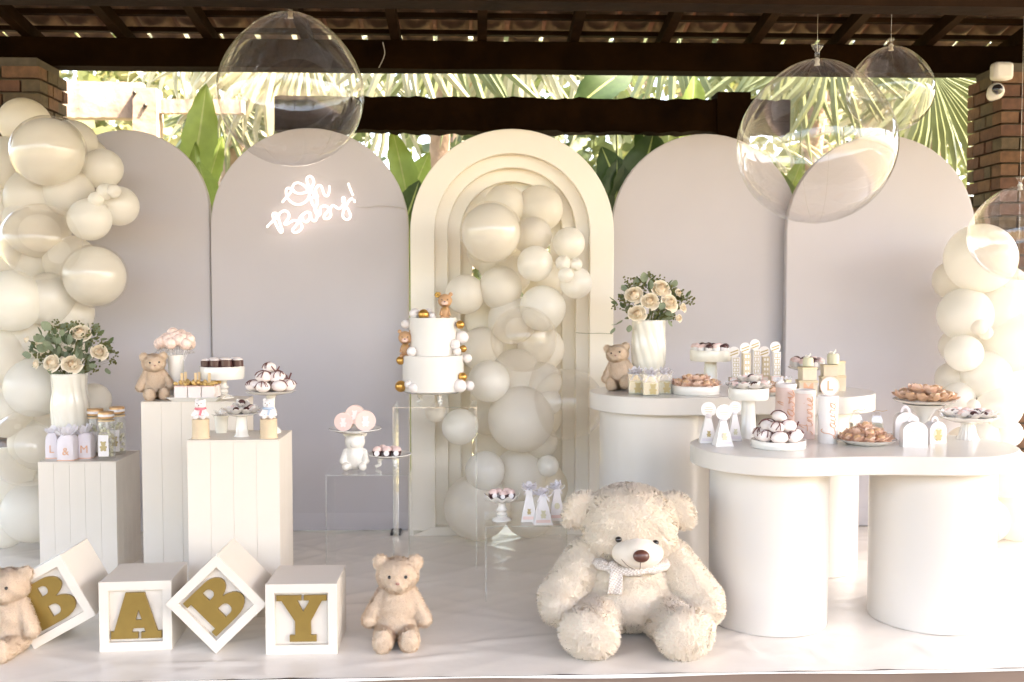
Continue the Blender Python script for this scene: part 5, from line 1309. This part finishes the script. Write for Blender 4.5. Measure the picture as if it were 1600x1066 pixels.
def tower(px, Y, hpx, label, seed, disc=True):
    p, k = spot(px, Y, 'B'); t = thing('tower_box', label, 'gift box', p, rotz=(-6, 5, 8, -8, 4)[seed], group='tall tower favour boxes')
    W = 20 * k; H = hpx * k
    q = MB(); q.box((0, 0, .18 * H), (W, W * .7, .36 * H)); q.build('base', MATS['paper_beige'], parent=t, bevel=.001)
    m_ = [(-.5, 1), (.5, 1), (.5, .55), (0, .08), (-.5, .55)]
    q = MB(); q.prism([(x * W * .96, (.10 + .26 * z) * H) for x, z in m_], -W * .36, -W * .352); q.build('heart_flap', MATS['print_pink'], parent=t, normals=True)
    q = MB(); q.prism([(x * W * .72, (.13 + .21 * z) * H) for x, z in m_], -W * .366, -W * .361); q.build('heart_label', MATS['paper_white'], parent=t, normals=True)
    q = MB(); q.box((0, 0, .62 * H), (W * .58, W * .5, .52 * H)); q.build('column', MATS['paper_white' if seed % 2 == 0 else 'paper_beige'], parent=t, bevel=.0008)
    for i in range(4):
        q = MB(); q.box((0, -W * .2535, (.43 + .125 * i) * H), (W * .44, .0012, .10 * H)); fr = q.build('window', MATS['print_gold'], parent=t)
        q = MB()
        for s_ in (-1, 1): q.box((s_ * W * .105, -W * .2565, (.43 + .125 * i) * H), (W * .16, .0012, .075 * H))
        q.build('pane', MATS['paper_white'], parent=fr)
    if disc:
        r = 8.5 * k; q = MB(); q.lathe([(r, -.001), (r, .001)], 28, (-3 * k, -W * .2, H * .88 + r * .9), rot=rotm(90, 0, 0)); q.build('round_tag', MATS['paper_white'], parent=t)
        q = MB(); 
        for i in (-.4, .1): q.box((-3 * k, -W * .2 - .0018, H * .88 + r * (.9 + i)), (r * 1.5, .0008, r * .22), rot=rotm(0, -20, 0))
        q.build('printed_stripe', MATS['print_gold'], parent=t)
tower(1149, -.72, 62, 'leftmost tower favour box on the rear table', 0, True)
tower(1165, -.80, 72, 'front left tower favour box with striped round tag', 1, True)
tower(1180, -.70, 74, 'middle tower favour box with striped round tag', 2, True)
tower(1196, -.66, 60, 'fourth tower favour box from the rose vase', 3, True)
tower(1212, -.76, 72, 'rightmost tower favour box with striped round tag', 4, True)
p, k, h = low_plate('white plate of peach bonbons behind the bonbon pedestal', 1206, -.86, 'B', 26, 6)
heap('peach', p + Vector((0, 0, h * .5)), 21 * k, 14 * k, 2, 'peach petal bonbon on rear table beside the tower boxes', 'peach bonbons beside tower boxes', .55)
for (i, (px, Y)) in enumerate(((1219, -.90), (1231, -.87))):
    p, k = spot(px, Y, 'B'); t = thing('favour_box', ['tiny white favour box beside the gold letter boxes', 'tiny pale green favour box beside the gold letter boxes'][i], 'gift box', p, group='tiny favour boxes')
    q = MB(); q.box((0, 0, 12 * k), (9 * k, 8 * k, 24 * k)); q.build('box', MATS['paper_white' if i == 0 else 'print_green'], parent=t, bevel=.001)
    q = MB(); ruffle_bow(q, (0, 0, 23 * k), 6 * k, i, 1); q.build('bow', MATS['ribbon_white'], parent=t)
    q = MB(); 
    for j in range(3): q.box((0, -4.2 * k, (6 + 6 * j) * k), (6 * k, .001, 3.6 * k))
    q.build('print', MATS['print_pink' if i == 0 else 'paper_white'], parent=t)
p, k, h = cake_stand('white pedestal of pink and dark bonbons behind the letter boxes', 1260, -.58, 'B', 29, 34, 'turned', rim=6, stem_px=8)
heap(['blush', 'dark'], p + Vector((0, 0, h)), 25 * k, 14 * k, 1, 'small bonbon on the pedestal behind the letter boxes', 'bonbons behind letter boxes')
def letter_box(px, Y, wpx, hpx, ch, label, z0=0, lid=True):
    p, k = spot(px, Y, 'B'); W, H = wpx * k, hpx * k; t = thing('letter_box', label, 'gift box', p + Vector((0, 0, z0 * k)), rotz=rnd.uniform(-7, 7), group='gold beige boxes')
    q = MB(); q.box((0, 0, H / 2), (W, W * .8, H)); q.build('box', MATS['paper_beige'], parent=t, bevel=.001)
    if lid:
        q = MB(); q.box((0, 0, H * .93), (W * 1.06, W * .86, H * .16)); q.build('lid', MATS['paper_gold'], parent=t, bevel=.001)
    if ch: link('letter', text_mesh(ch, H * 1.05, MATS['copper_print'], bold=.0006), t, (0, -W * .405, H * .44), (R(90), 0, 0))
letter_box(1260, -.84, 28, 22, 'M', 'lower beige gift box with copper letter M'); letter_box(1261, -.84, 23, 20, '', 'plain beige box stacked on the M box', 22.4)
letter_box(1294, -.74, 24, 24, '', 'lower plain beige gift box behind the upright L disc'); letter_box(1295, -.74, 22, 18, '', 'beige box stacked above the upright L disc', 24.4)
letter_box(1313, -.70, 14, 24, '', 'narrow lower beige box at the rear table end'); letter_box(1312, -.70, 13, 22, '', 'narrow upper beige box at the rear table end', 24.4)
for (px, dz, r, lab) in ((1262, 43, 8, 'small pale round favour on the beige box stack'), (1301, 43, 9, 'pale green wrapped favour on the right beige boxes')):
    p, k = spot(px, -.84 if px < 1280 else -.74, 'B'); t = thing('round_favour', lab, 'favour', p + Vector((0, 0, dz * k)), group='round favours on beige boxes')
    q = MB(); q.lathe([(r * k * .8, 0), (r * k, .003), (r * k, r * 1.5 * k), (r * k * .8, r * 1.8 * k)], 20); q.build('drum', MATS['print_green'], parent=t)
    q = MB(); ruffle_bow(q, (0, 0, r * 1.7 * k), r * .8 * k, 2, 1); q.build('bow', MATS['petal_white'], parent=t)
# ================================================================== front table
pyramid(1106, -1.34, 'F', 27, 44, 'left slim white box with round tag on the front table', 'teddy', 1, 'tagged pyramid boxes', False, True)
pyramid(1129, -1.42, 'F', 29, 44, 'front slim white box with round tag and pale print', 'pale', 2, 'tagged pyramid boxes', False, True)
pyramid(1147, -1.30, 'F', 22, 46, 'right slim white box with round tag near the pedestal', 'pale', 3, 'tagged pyramid boxes', False, True)
p, k, h = cake_stand('white drum topped pedestal of white bonbons on the front table', 1169, -1.22, 'F', 31, 78, 'column', rim=18, lip=3, stem_px=12)
heap(['white', 'pale', 'pale'], p + Vector((0, 0, h - .006)), 30 * k, 17 * k, 2, 'white petal bonbon on the drum topped front pedestal', 'white bonbons on drum topped pedestal')
p, k, h = low_plate('round white dish of chocolate laced bonbons on the front table', 1216, -1.46, 'F', 42, 12, drum=True)
heap(['dip', 'dip2', 'dip3'], p + Vector((0, 0, h * .8)), 36 * k, 24 * k, 3, 'chocolate laced pale bonbon heaped on the front table dish', 'laced bonbons on front dish')
GLY = {'L': (.75, [[(.55, .95), (.40, 1.05), (.30, .85), (.32, .45), (.18, .05), (.05, .08), (.15, .18), (.40, .02), (.75, .12)]]),
 'A': (.80, [[(.0, .05), (.15, .10), (.38, .70), (.48, 1.0), (.52, .55), (.58, .05), (.80, .10)], [(.18, .40), (.40, .38), (.62, .46)]]),
 'B': (.75, [[(.18, .0), (.22, .5), (.28, 1.0)], [(.08, .85), (.35, 1.05), (.55, .85), (.42, .62), (.25, .55), (.52, .48), (.60, .22), (.40, .0), (.12, .06)]]),
 'a': (.48, [[(.0, .1), (.1, .3), (.3, .42), (.12, .38), (.05, .15), (.18, .0), (.33, .2), (.36, .42), (.34, .1), (.48, .08)]]),
 'u': (.50, [[(.0, .1), (.1, .42), (.08, .12), (.2, .0), (.34, .2), (.36, .42), (.35, .1), (.50, .08)]]),
 'r': (.38, [[(.0, .1), (.1, .45), (.18, .38), (.28, .38), (.24, .1), (.38, .08)]]),
 'n': (.52, [[(.0, .1), (.08, .42), (.09, .02), (.18, .35), (.30, .40), (.34, .1), (.52, .08)]]),
 'i': (.26, [[(.0, .1), (.1, .42), (.1, .06), (.26, .08)], [(.12, .60), (.14, .64)]]),
 'e': (.42, [[(.0, .1), (.22, .22), (.26, .40), (.12, .38), (.08, .1), (.22, .0), (.42, .1)]]),
 'b': (.45, [[(.0, .1), (.18, .7), (.16, 1.0), (.06, .7), (.08, .1), (.22, .0), (.32, .22), (.2, .36), (.45, .30)]]),
 'y': (.50, [[(.0, .2), (.08, .42), (.1, .15), (.22, .1), (.34, .42), (.30, -.2), (.12, -.42), (.05, -.2), (.30, .02), (.50, .15)]])}
def cursive(txt):
    x = 0; out = []
    for ch in txt:
        w_, st = GLY[ch]
        for s_ in st: out.append([(x + px_ + .18 * py_, py_) for (px_, py_) in s_])
        x += w_
    return out, x
def tube_tin(px, Y, wpx, hpx, txt, label):
    p, k = spot(px, Y, 'F'); r, H = wpx * k / 2, hpx * k
    t = thing('tube_tin', label, 'tin', p, group='white tubes with copper script')
    q = MB(); q.lathe([(r * .97, 0), (r, .002), (r, H * .955)], 40); q.build('tube', MATS['tin_pink' if txt != 'Laura' else 'paper_white'], parent=t)
    q = MB(); q.lathe([(r * 1.04, H * .93), (r * 1.05, H * .935), (r * 1.05, H * .985), (r * .98, H), (r * .9, H * .985), (0, H * .985)], 40); q.build('lid', MATS['paper_white'], parent=t)
    q = MB(); q_pts = cursive(txt); wtot = q_pts[1]; f = H * .78 / wtot
    for st_ in q_pts[0]:
        pts = []
        for (x, y) in st_:                                   # turned upright and wrapped round the tube
            up = (x - wtot / 2) * f; a = -(y - .35) * f / r
            pts.append(((r + .0008) * math.sin(a), -(r + .0008) * math.cos(a), H * .48 + up))
        q.tube(catmull(pts, 3), .0016, 5)
    me = q.mesh('script', MATS['copper_print'], angle=180)
    link('script', me, t)
tube_tin(1227, -1.14, 31, 80, 'Baby', 'white tube with copper script Baby behind the laced bonbons')
tube_tin(1257, -1.24, 31, 76, 'Annie', 'middle white tube with copper script between two others')
tube_tin(1293, -1.36, 30, 74, 'Laura', 'white tube with copper script Laura')
p, k = spot(1294.5, -1.36, 'F'); t = thing('letter_disc', 'upright round disc with copper letter L on the Laura tube', 'disc', p + Vector((0, 0, (74 + 14.3) * k)))
q = MB(); q.lathe([(14 * k, -.006), (14 * k, .006)], 40, rot=rotm(90, 0, 0)); q.build('disc', MATS['paper_white'], parent=t, bevel=.001)
q = MB(); q.tube([(14 * k * math.cos(i * math.pi / 20), -.004, 14 * k * math.sin(i * math.pi / 20)) for i in range(40)], 1.3 * k, 6, closed=True); q.build('rim', MATS['print_pink'], parent=t, angle=180)
link('letter', text_mesh('L', 22 * k, MATS['copper_print'], bold=.0005), t, (0, -.0072, 0), (R(90), 0, 0))
p, k, h = low_plate('white plate of peach bonbons in the middle of the front table', 1352, -1.40, 'F', 47, 9)
heap('peach', p + Vector((0, 0, h * .5)), 36 * k, 17 * k, 3, 'peach petal bonbon on the middle front table plate', 'peach bonbons on middle front plate', .5)
def milk_carton(px, Y, label):
    p, k = spot(px, Y, 'F'); W, H = 18 * k, 38 * k; t = thing('sweet_bag', label, 'sweet bag', p, rotz=rnd.uniform(-12, 12), group='clear sweet bags behind the peach plate')
    q = MB(); a = W / 2; q.add([(-a, -a * .7, 0), (a, -a * .7, 0), (a, a * .7, 0), (-a, a * .7, 0), (-a, -a * .7, H * .6), (a, -a * .7, H * .6), (a, a * .7, H * .6), (-a, a * .7, H * .6), (-a * .5, 0, H), (a * .5, 0, H)], [(0, 3, 2, 1), (0, 1, 5, 4), (1, 2, 6, 5), (2, 3, 7, 6), (3, 0, 4, 7), (4, 5, 9, 8), (6, 7, 8, 9), (5, 6, 9), (7, 4, 8)]); q.build('wrapper', MATS['cello'], parent=t)
    q = MB(); q.box((0, 0, H * .27), (W * .85, W * .55, H * .5)); q.build('filling', MATS['print_green'], parent=t, bevel=.002)
    q = MB(); q.tube(catmull([(-W * .3, 0, H), (W * .1, -.006, H * 1.06), (W * .5, 0, H * 1.02), (W * .9, 0, H * 1.07)], 4), .0009, 5); q.build('gold_tie', MATS['gold_leaf'], parent=t)
milk_carton(1337, -1.18, 'left clear sweet bag behind the peach bonbon plate'); milk_carton(1369, -1.20, 'right clear sweet bag with gold tie behind the peach plate')
p, k, h = cake_stand('white flared pedestal of caramel bonbons on the front table', 1443, -1.22, 'F', 47, 58, 'flare', rim=7, stem_px=16)
heap(['caramel', 'caramel', 'peach'], p + Vector((0, 0, h)), 41 * k, 18 * k, 2, 'caramel petal bonbon on the flared pedestal', 'caramel bonbons on flared pedestal', .55)
def handle_box(px, Y, wpx, hpx, label, rz, win):
    p, k = spot(px, Y, 'F'); W, H = wpx * k, hpx * k; t = thing('handle_box', label, 'gift box', p, rotz=rz, group='white arched handle boxes')
    prof = [(-W / 2, 0), (W / 2, 0), (W / 2, H * .62)] + arc(0, H * .62, W / 2, H * .38, 0, 180, 14)[1:]
    q = MB(); q.prism(prof, -.02, .02); q.build('box', MATS['paper_white'], parent=t, normals=True, bevel=.001)
    me = outline_mesh([arc(0, H * .98, W * .22, H * .24, -10, 190, 14), arc(0, H * 1.0, W * .12, H * .12, 0, 360, 14)[:-1]], .003, MATS['paper_lilac'], name='handle'); link('handle', me, t)
    q = MB()
    if win:
        q.prism(arc(0, H * .42, W * .3, H * .32, 0, 360, 20)[:-1], -.0215, -.0205); q.build('window', MATS['print_green'], parent=t, normals=True)
        q = MB(); teddy_print(q, (0, -.0222, H * .16), H * .5); q.build('print', MATS['print_gold'], parent=t)
    else:
        for (x, z) in ((-.1, .62), (.12, .55), (-.02, .44), (.1, .34), (-.1, .28)): q.box((x * W, -.0208, z * H), (W * .14, .001, H * .05))
        q.build('print', MATS['print_pink'], parent=t)
handle_box(1427, -1.47, 38, 40, 'front white box with arched handle on the front table', -4, False)
handle_box(1460, -1.38, 30, 34, 'white box with teddy window below the caramel pedestal', 14, True)
handle_box(1414, -1.30, 34, 44, 'rear white box with arched handle half hidden by the front one', -10, False)
p, k, h = cake_stand('white pedestal with ribbed foot of white bonbons at the right table end', 1512, -1.30, 'F', 42, 34, 'cone', rim=6, stem_px=14, ruffle=1.0)
heap(['white', 'pale', 'pale'], p + Vector((0, 0, h)), 36 * k, 17 * k, 1, 'white petal bonbon on the ribbed right pedestal', 'white bonbons on ribbed right pedestal')

# ================================================================== vases of roses
mat('rose_petal', (0.92, 0.83, 0.69), 0.6, trans=0.15, noise=(20, 0.05)); mat('rose_heart', (0.90, 0.74, 0.55), 0.6, trans=0.15)
mat('euca', (0.24, 0.29, 0.19), 0.6, trans=0.2, noise=(15, 0.15)); mat('leaf_dark', (0.10, 0.14, 0.06), 0.5, trans=0.2, noise=(15, 0.2)); mat('sprig', (0.17, 0.18, 0.06), 0.6, trans=0.2)
def rose_mesh():
    """closed heart wrapped in overlapping petals, the outer ones curling back"""
    q = MB(); n = 19
    q.ell((0, 0, .40), (.20, .20, .40), nu=14, nv=9, mi=1)
    for i in range(n):
        f = i / (n - 1); a0 = i * 2.4; rr = .17 + .55 * f; top = .86 - .40 * f ** 1.3; wd = 2.3 - .9 * f
        def fn(u, v):
            s_ = (u - .5) * wd; a = a0 + s_
            r = rr * (.35 + .75 * min(1, v / .55) ** .6)
            if v > .55: r += (v - .55) * (-.55 * (1 - f) * rr * 1.6 + .62 * max(0, f - .35))
            e = 1 - .16 * (2 * u - 1) ** 4
            z = top * v * e - (.34 * f * max(0, v - .78) * 2.2)
            return (r * math.cos(a), r * math.sin(a), z)
        q.grid(fn, 8, 7, mi=1 if f < .25 else 0)
    return q.mesh('rose', [MATS['rose_petal'], MATS['rose_heart']], angle=180)
ROSE = rose_mesh()
def disc_leaf(m, ln, wd, nm):
    q = MB(); q.grid(lambda u, v: ((2 * u - 1) * wd * math.sin(math.pi * (.04 + .93 * v)) ** .7, -.12 * (2 * u - 1) ** 2 * wd + .12 * v * v, v * ln), 4, 6); return q.mesh(nm, m, angle=180)
LE = [disc_leaf(MATS['euca'], 1, .42, 'leaf'), disc_leaf(MATS['leaf_dark'], 1, .26, 'leaf'), disc_leaf(MATS['euca'], 1, .34, 'leaf')]
def vase(label, px, Y, which, pyt, prof, nrib, twist, blabel, roses, leaves, bbox, seed, hang):
    p, k = spot(px, Y, which); zt = at(px, pyt, Y).z; H = zt - p.z
    t = thing('vase', label, 'vase', p, group='ribbed white vases'); q = MB()
    pr = []
    for i in range(25):
        f = i / 24; j = min(int(f * (len(prof) - 1)), len(prof) - 2); u = f * (len(prof) - 1) - j; u = u * u * (3 - 2 * u)
        pr.append(((prof[j] + (prof[j + 1] - prof[j]) * u) * k, f * H))
    pr += [(pr[-1][0] * .92, H), (pr[-1][0] * .85, H * .9), (0, H * .88)]
    q.lathe(pr, 96, mod=lambda a, r, z: (r * (1 + .055 * abs(math.sin(nrib / 2 * (a + twist * z / H))) ** .8 - .03), z)); q.build('body', MATS['china_cream'], parent=t, angle=180)
    b = thing('bouquet', blabel, 'bouquet', Vector((p.x, Y, zt)), group='rose bouquets'); bl = b.location; g = random.Random(seed)
    for (x, y, r, dy) in roses:
        c = at(x, y, Y + dy) - bl; d = Vector((c.x * .7, -.13 + c.y * .3, c.z * .4 + .02)).normalized()
        o = link('rose', ROSE, b, c - d * r * k * .7); o.rotation_euler = d.to_track_quat('Z', 'Y').to_euler(); o.scale = (r * k * 1.27,) * 3
        m_ = MB(); m_.tube(catmull([Vector((0, 0, -.05)), c * .5 + Vector((0, 0, .01)), c - d * r * k * .5], 4), .0022, 5); m_.build('stem', MATS['sprig'], parent=b)
    x0, x1, y0, y1 = bbox; a = at(x0, y1, Y); e = at(x1, y0, Y); cx, cz = (a.x + e.x) / 2 - bl.x, (a.z + e.z) / 2 - bl.z; rx, rz = (e.x - a.x) / 2, (e.z - a.z) / 2
    for i in range(leaves):
        while True:
            u = Vector((g.uniform(-1, 1), g.uniform(-1, 1), g.uniform(-1, 1)))
            if .30 < u.length < 1: break
        c = Vector((cx + u.x * rx * .84, u.y * rx * .55, cz + u.z * rz * .80))
        if any((Vector((c.x, c.z)) - Vector(((at(x, y, Y) - bl).x, (at(x, y, Y) - bl).z))).length < r * k * 1.25 for (x, y, r, dy) in roses): c.y = abs(c.y) + .03
        d = (c - Vector((0, 0, cz - rz * .8))).normalized() + Vector((g.gauss(0, .5), g.gauss(0, .5), g.gauss(0, .4)))
        o = link('leaf', LE[g.choice((0, 0, 1, 1, 2))], b, c); o.rotation_euler = d.to_track_quat('Z', 'Y').to_euler(); s_ = g.uniform(10, 17) * k; o.scale = (s_,) * 3
        o.rotation_euler.rotate_axis('Z', g.uniform(0, 6.28))
    q = MB(); 
    for i in range(46):                                      # fine filler sprigs with tiny buds
        an = g.uniform(0, 6.28); u = Vector((math.cos(an) * g.uniform(.5, 1), g.uniform(-.6, .5), math.sin(an) * g.uniform(.4, 1)))
        c = Vector((cx + u.x * rx * .93, abs(u.y) * rx * .5, cz + max(-.6, u.z) * rz * .93)); s0 = c * .6
        q.tube([s0, c], .0007, 4)
        for j in range(9): q.ell(c + Vector((g.gauss(0, 4), g.gauss(0, 4), g.gauss(0, 4))) * k, (1.5 * k, 1.5 * k, 2.6 * k), rot=rotm(g.uniform(0, 90), g.uniform(0, 90), 0), nu=5, nv=4)
    tag(q.build('filler_sprigs', MATS['sprig'], parent=b), kind='stuff')
    for (x, y, ang) in hang:
        c = at(x, y, Y - .04) - bl; o = link('leaf', LE[0], b, c); o.rotation_euler = Vector((math.sin(R(ang)), -.3, math.cos(R(ang)))).to_track_quat('Z', 'Y').to_euler(); o.scale = (12 * k,) * 3
vase('cream ribbed vase of roses on the low left plinth', 111, -.56, '1', 583, [20, 23, 27, 28, 25, 26], 12, .5, 'cream roses with dark foliage in the left vase',
     [(78, 566, 13, -.05), (111, 568, 14, -.06), (156, 549, 12, -.03), (125, 518, 14, .0), (60, 534, 10, .0), (54, 568, 7, -.03), (40, 530, 6, 0)], 165, (36, 183, 500, 598), 3, [(100, 588, 150), (92, 590, 170), (166, 575, 150)])
vase('cream swirled vase of roses on the rear table', 1013, -.56, 'B', 500, [14, 19, 26, 27, 25, 26], 12, 1.2, 'cream roses with eucalyptus in the rear table vase',
     [(990, 459, 13.5, -.03), (1034, 449, 15, -.02), (1016, 469, 13, -.06), (1048, 472, 13.5, -.05), (995, 489, 13, -.06), (1062, 457, 7, .02), (1069, 480, 7, -.02), (1062, 497, 6, -.05)], 150, (953, 1086, 428, 515), 7, [(966, 505, 250), (960, 512, 210), (972, 500, 230), (1025, 505, 170), (1045, 500, 160), (984, 508, 190), (1015, 503, 185)])

# ================================================================== small things on the building
mat('plastic_white', (0.62, 0.60, 0.57), 0.4); mat('lens_black', (0.01, 0.01, 0.012), 0.1, coat=0.5)
c = at(1556, 143, .56); t = thing('security_camera', 'small white dome security camera on the right brick pillar', 'camera', c); k = mpp(1556, 143, .56)
q = MB(); q.ell((0, 0, 0), (12.5 * k, 13 * k, 13 * k), nu=28, nv=18); q.build('housing', MATS['plastic_white'], parent=t, angle=180)
q = MB(); q.lathe([(8.2 * k, 0), (8 * k, 3 * k), (5 * k, 5.5 * k), (0, 6 * k)], 24, (-3 * k, -9.5 * k, 1 * k), rot=rotm(90, 0, 0)); q.build('lens', MATS['lens_black'], parent=t)
q = MB(); q.lathe([(9 * k, 0), (9 * k, 14 * k)], 20, (4 * k, 6 * k, -2 * k), rot=rotm(-90, 0, 0)); q.build('mount', MATS['plastic_white'], parent=t)
c = at(1565, 112, .60); k = mpp(1565, 112, .6); q = MB(); q.box((0, 0, 0), (32 * k, 20 * k, 28 * k)); o = q.build('junction_box', MATS['plastic_white'], loc=c, bevel=.022); tag(o, 'rounded white junction box above the security camera', 'junction box')
q = MB(); q.tube(catmull([at(598, 66, .90), at(601, 85, .915), at(592, 106, .915)], 5), .0016, 5); tag(q.build('loose_wire', MATS['cable']), 'thin loose wire hanging over the long beam left of centre', 'wire')
q = MB(); q.tube(catmull([at(900, 520, -.18), at(915, 521, -.17), at(940, 521, -.16), at(957, 522, -.15)], 5), .0012, 5); tag(q.build('balloon_string', MATS['sprig']), 'thin greenish string tied across the cream arch at right', 'string')
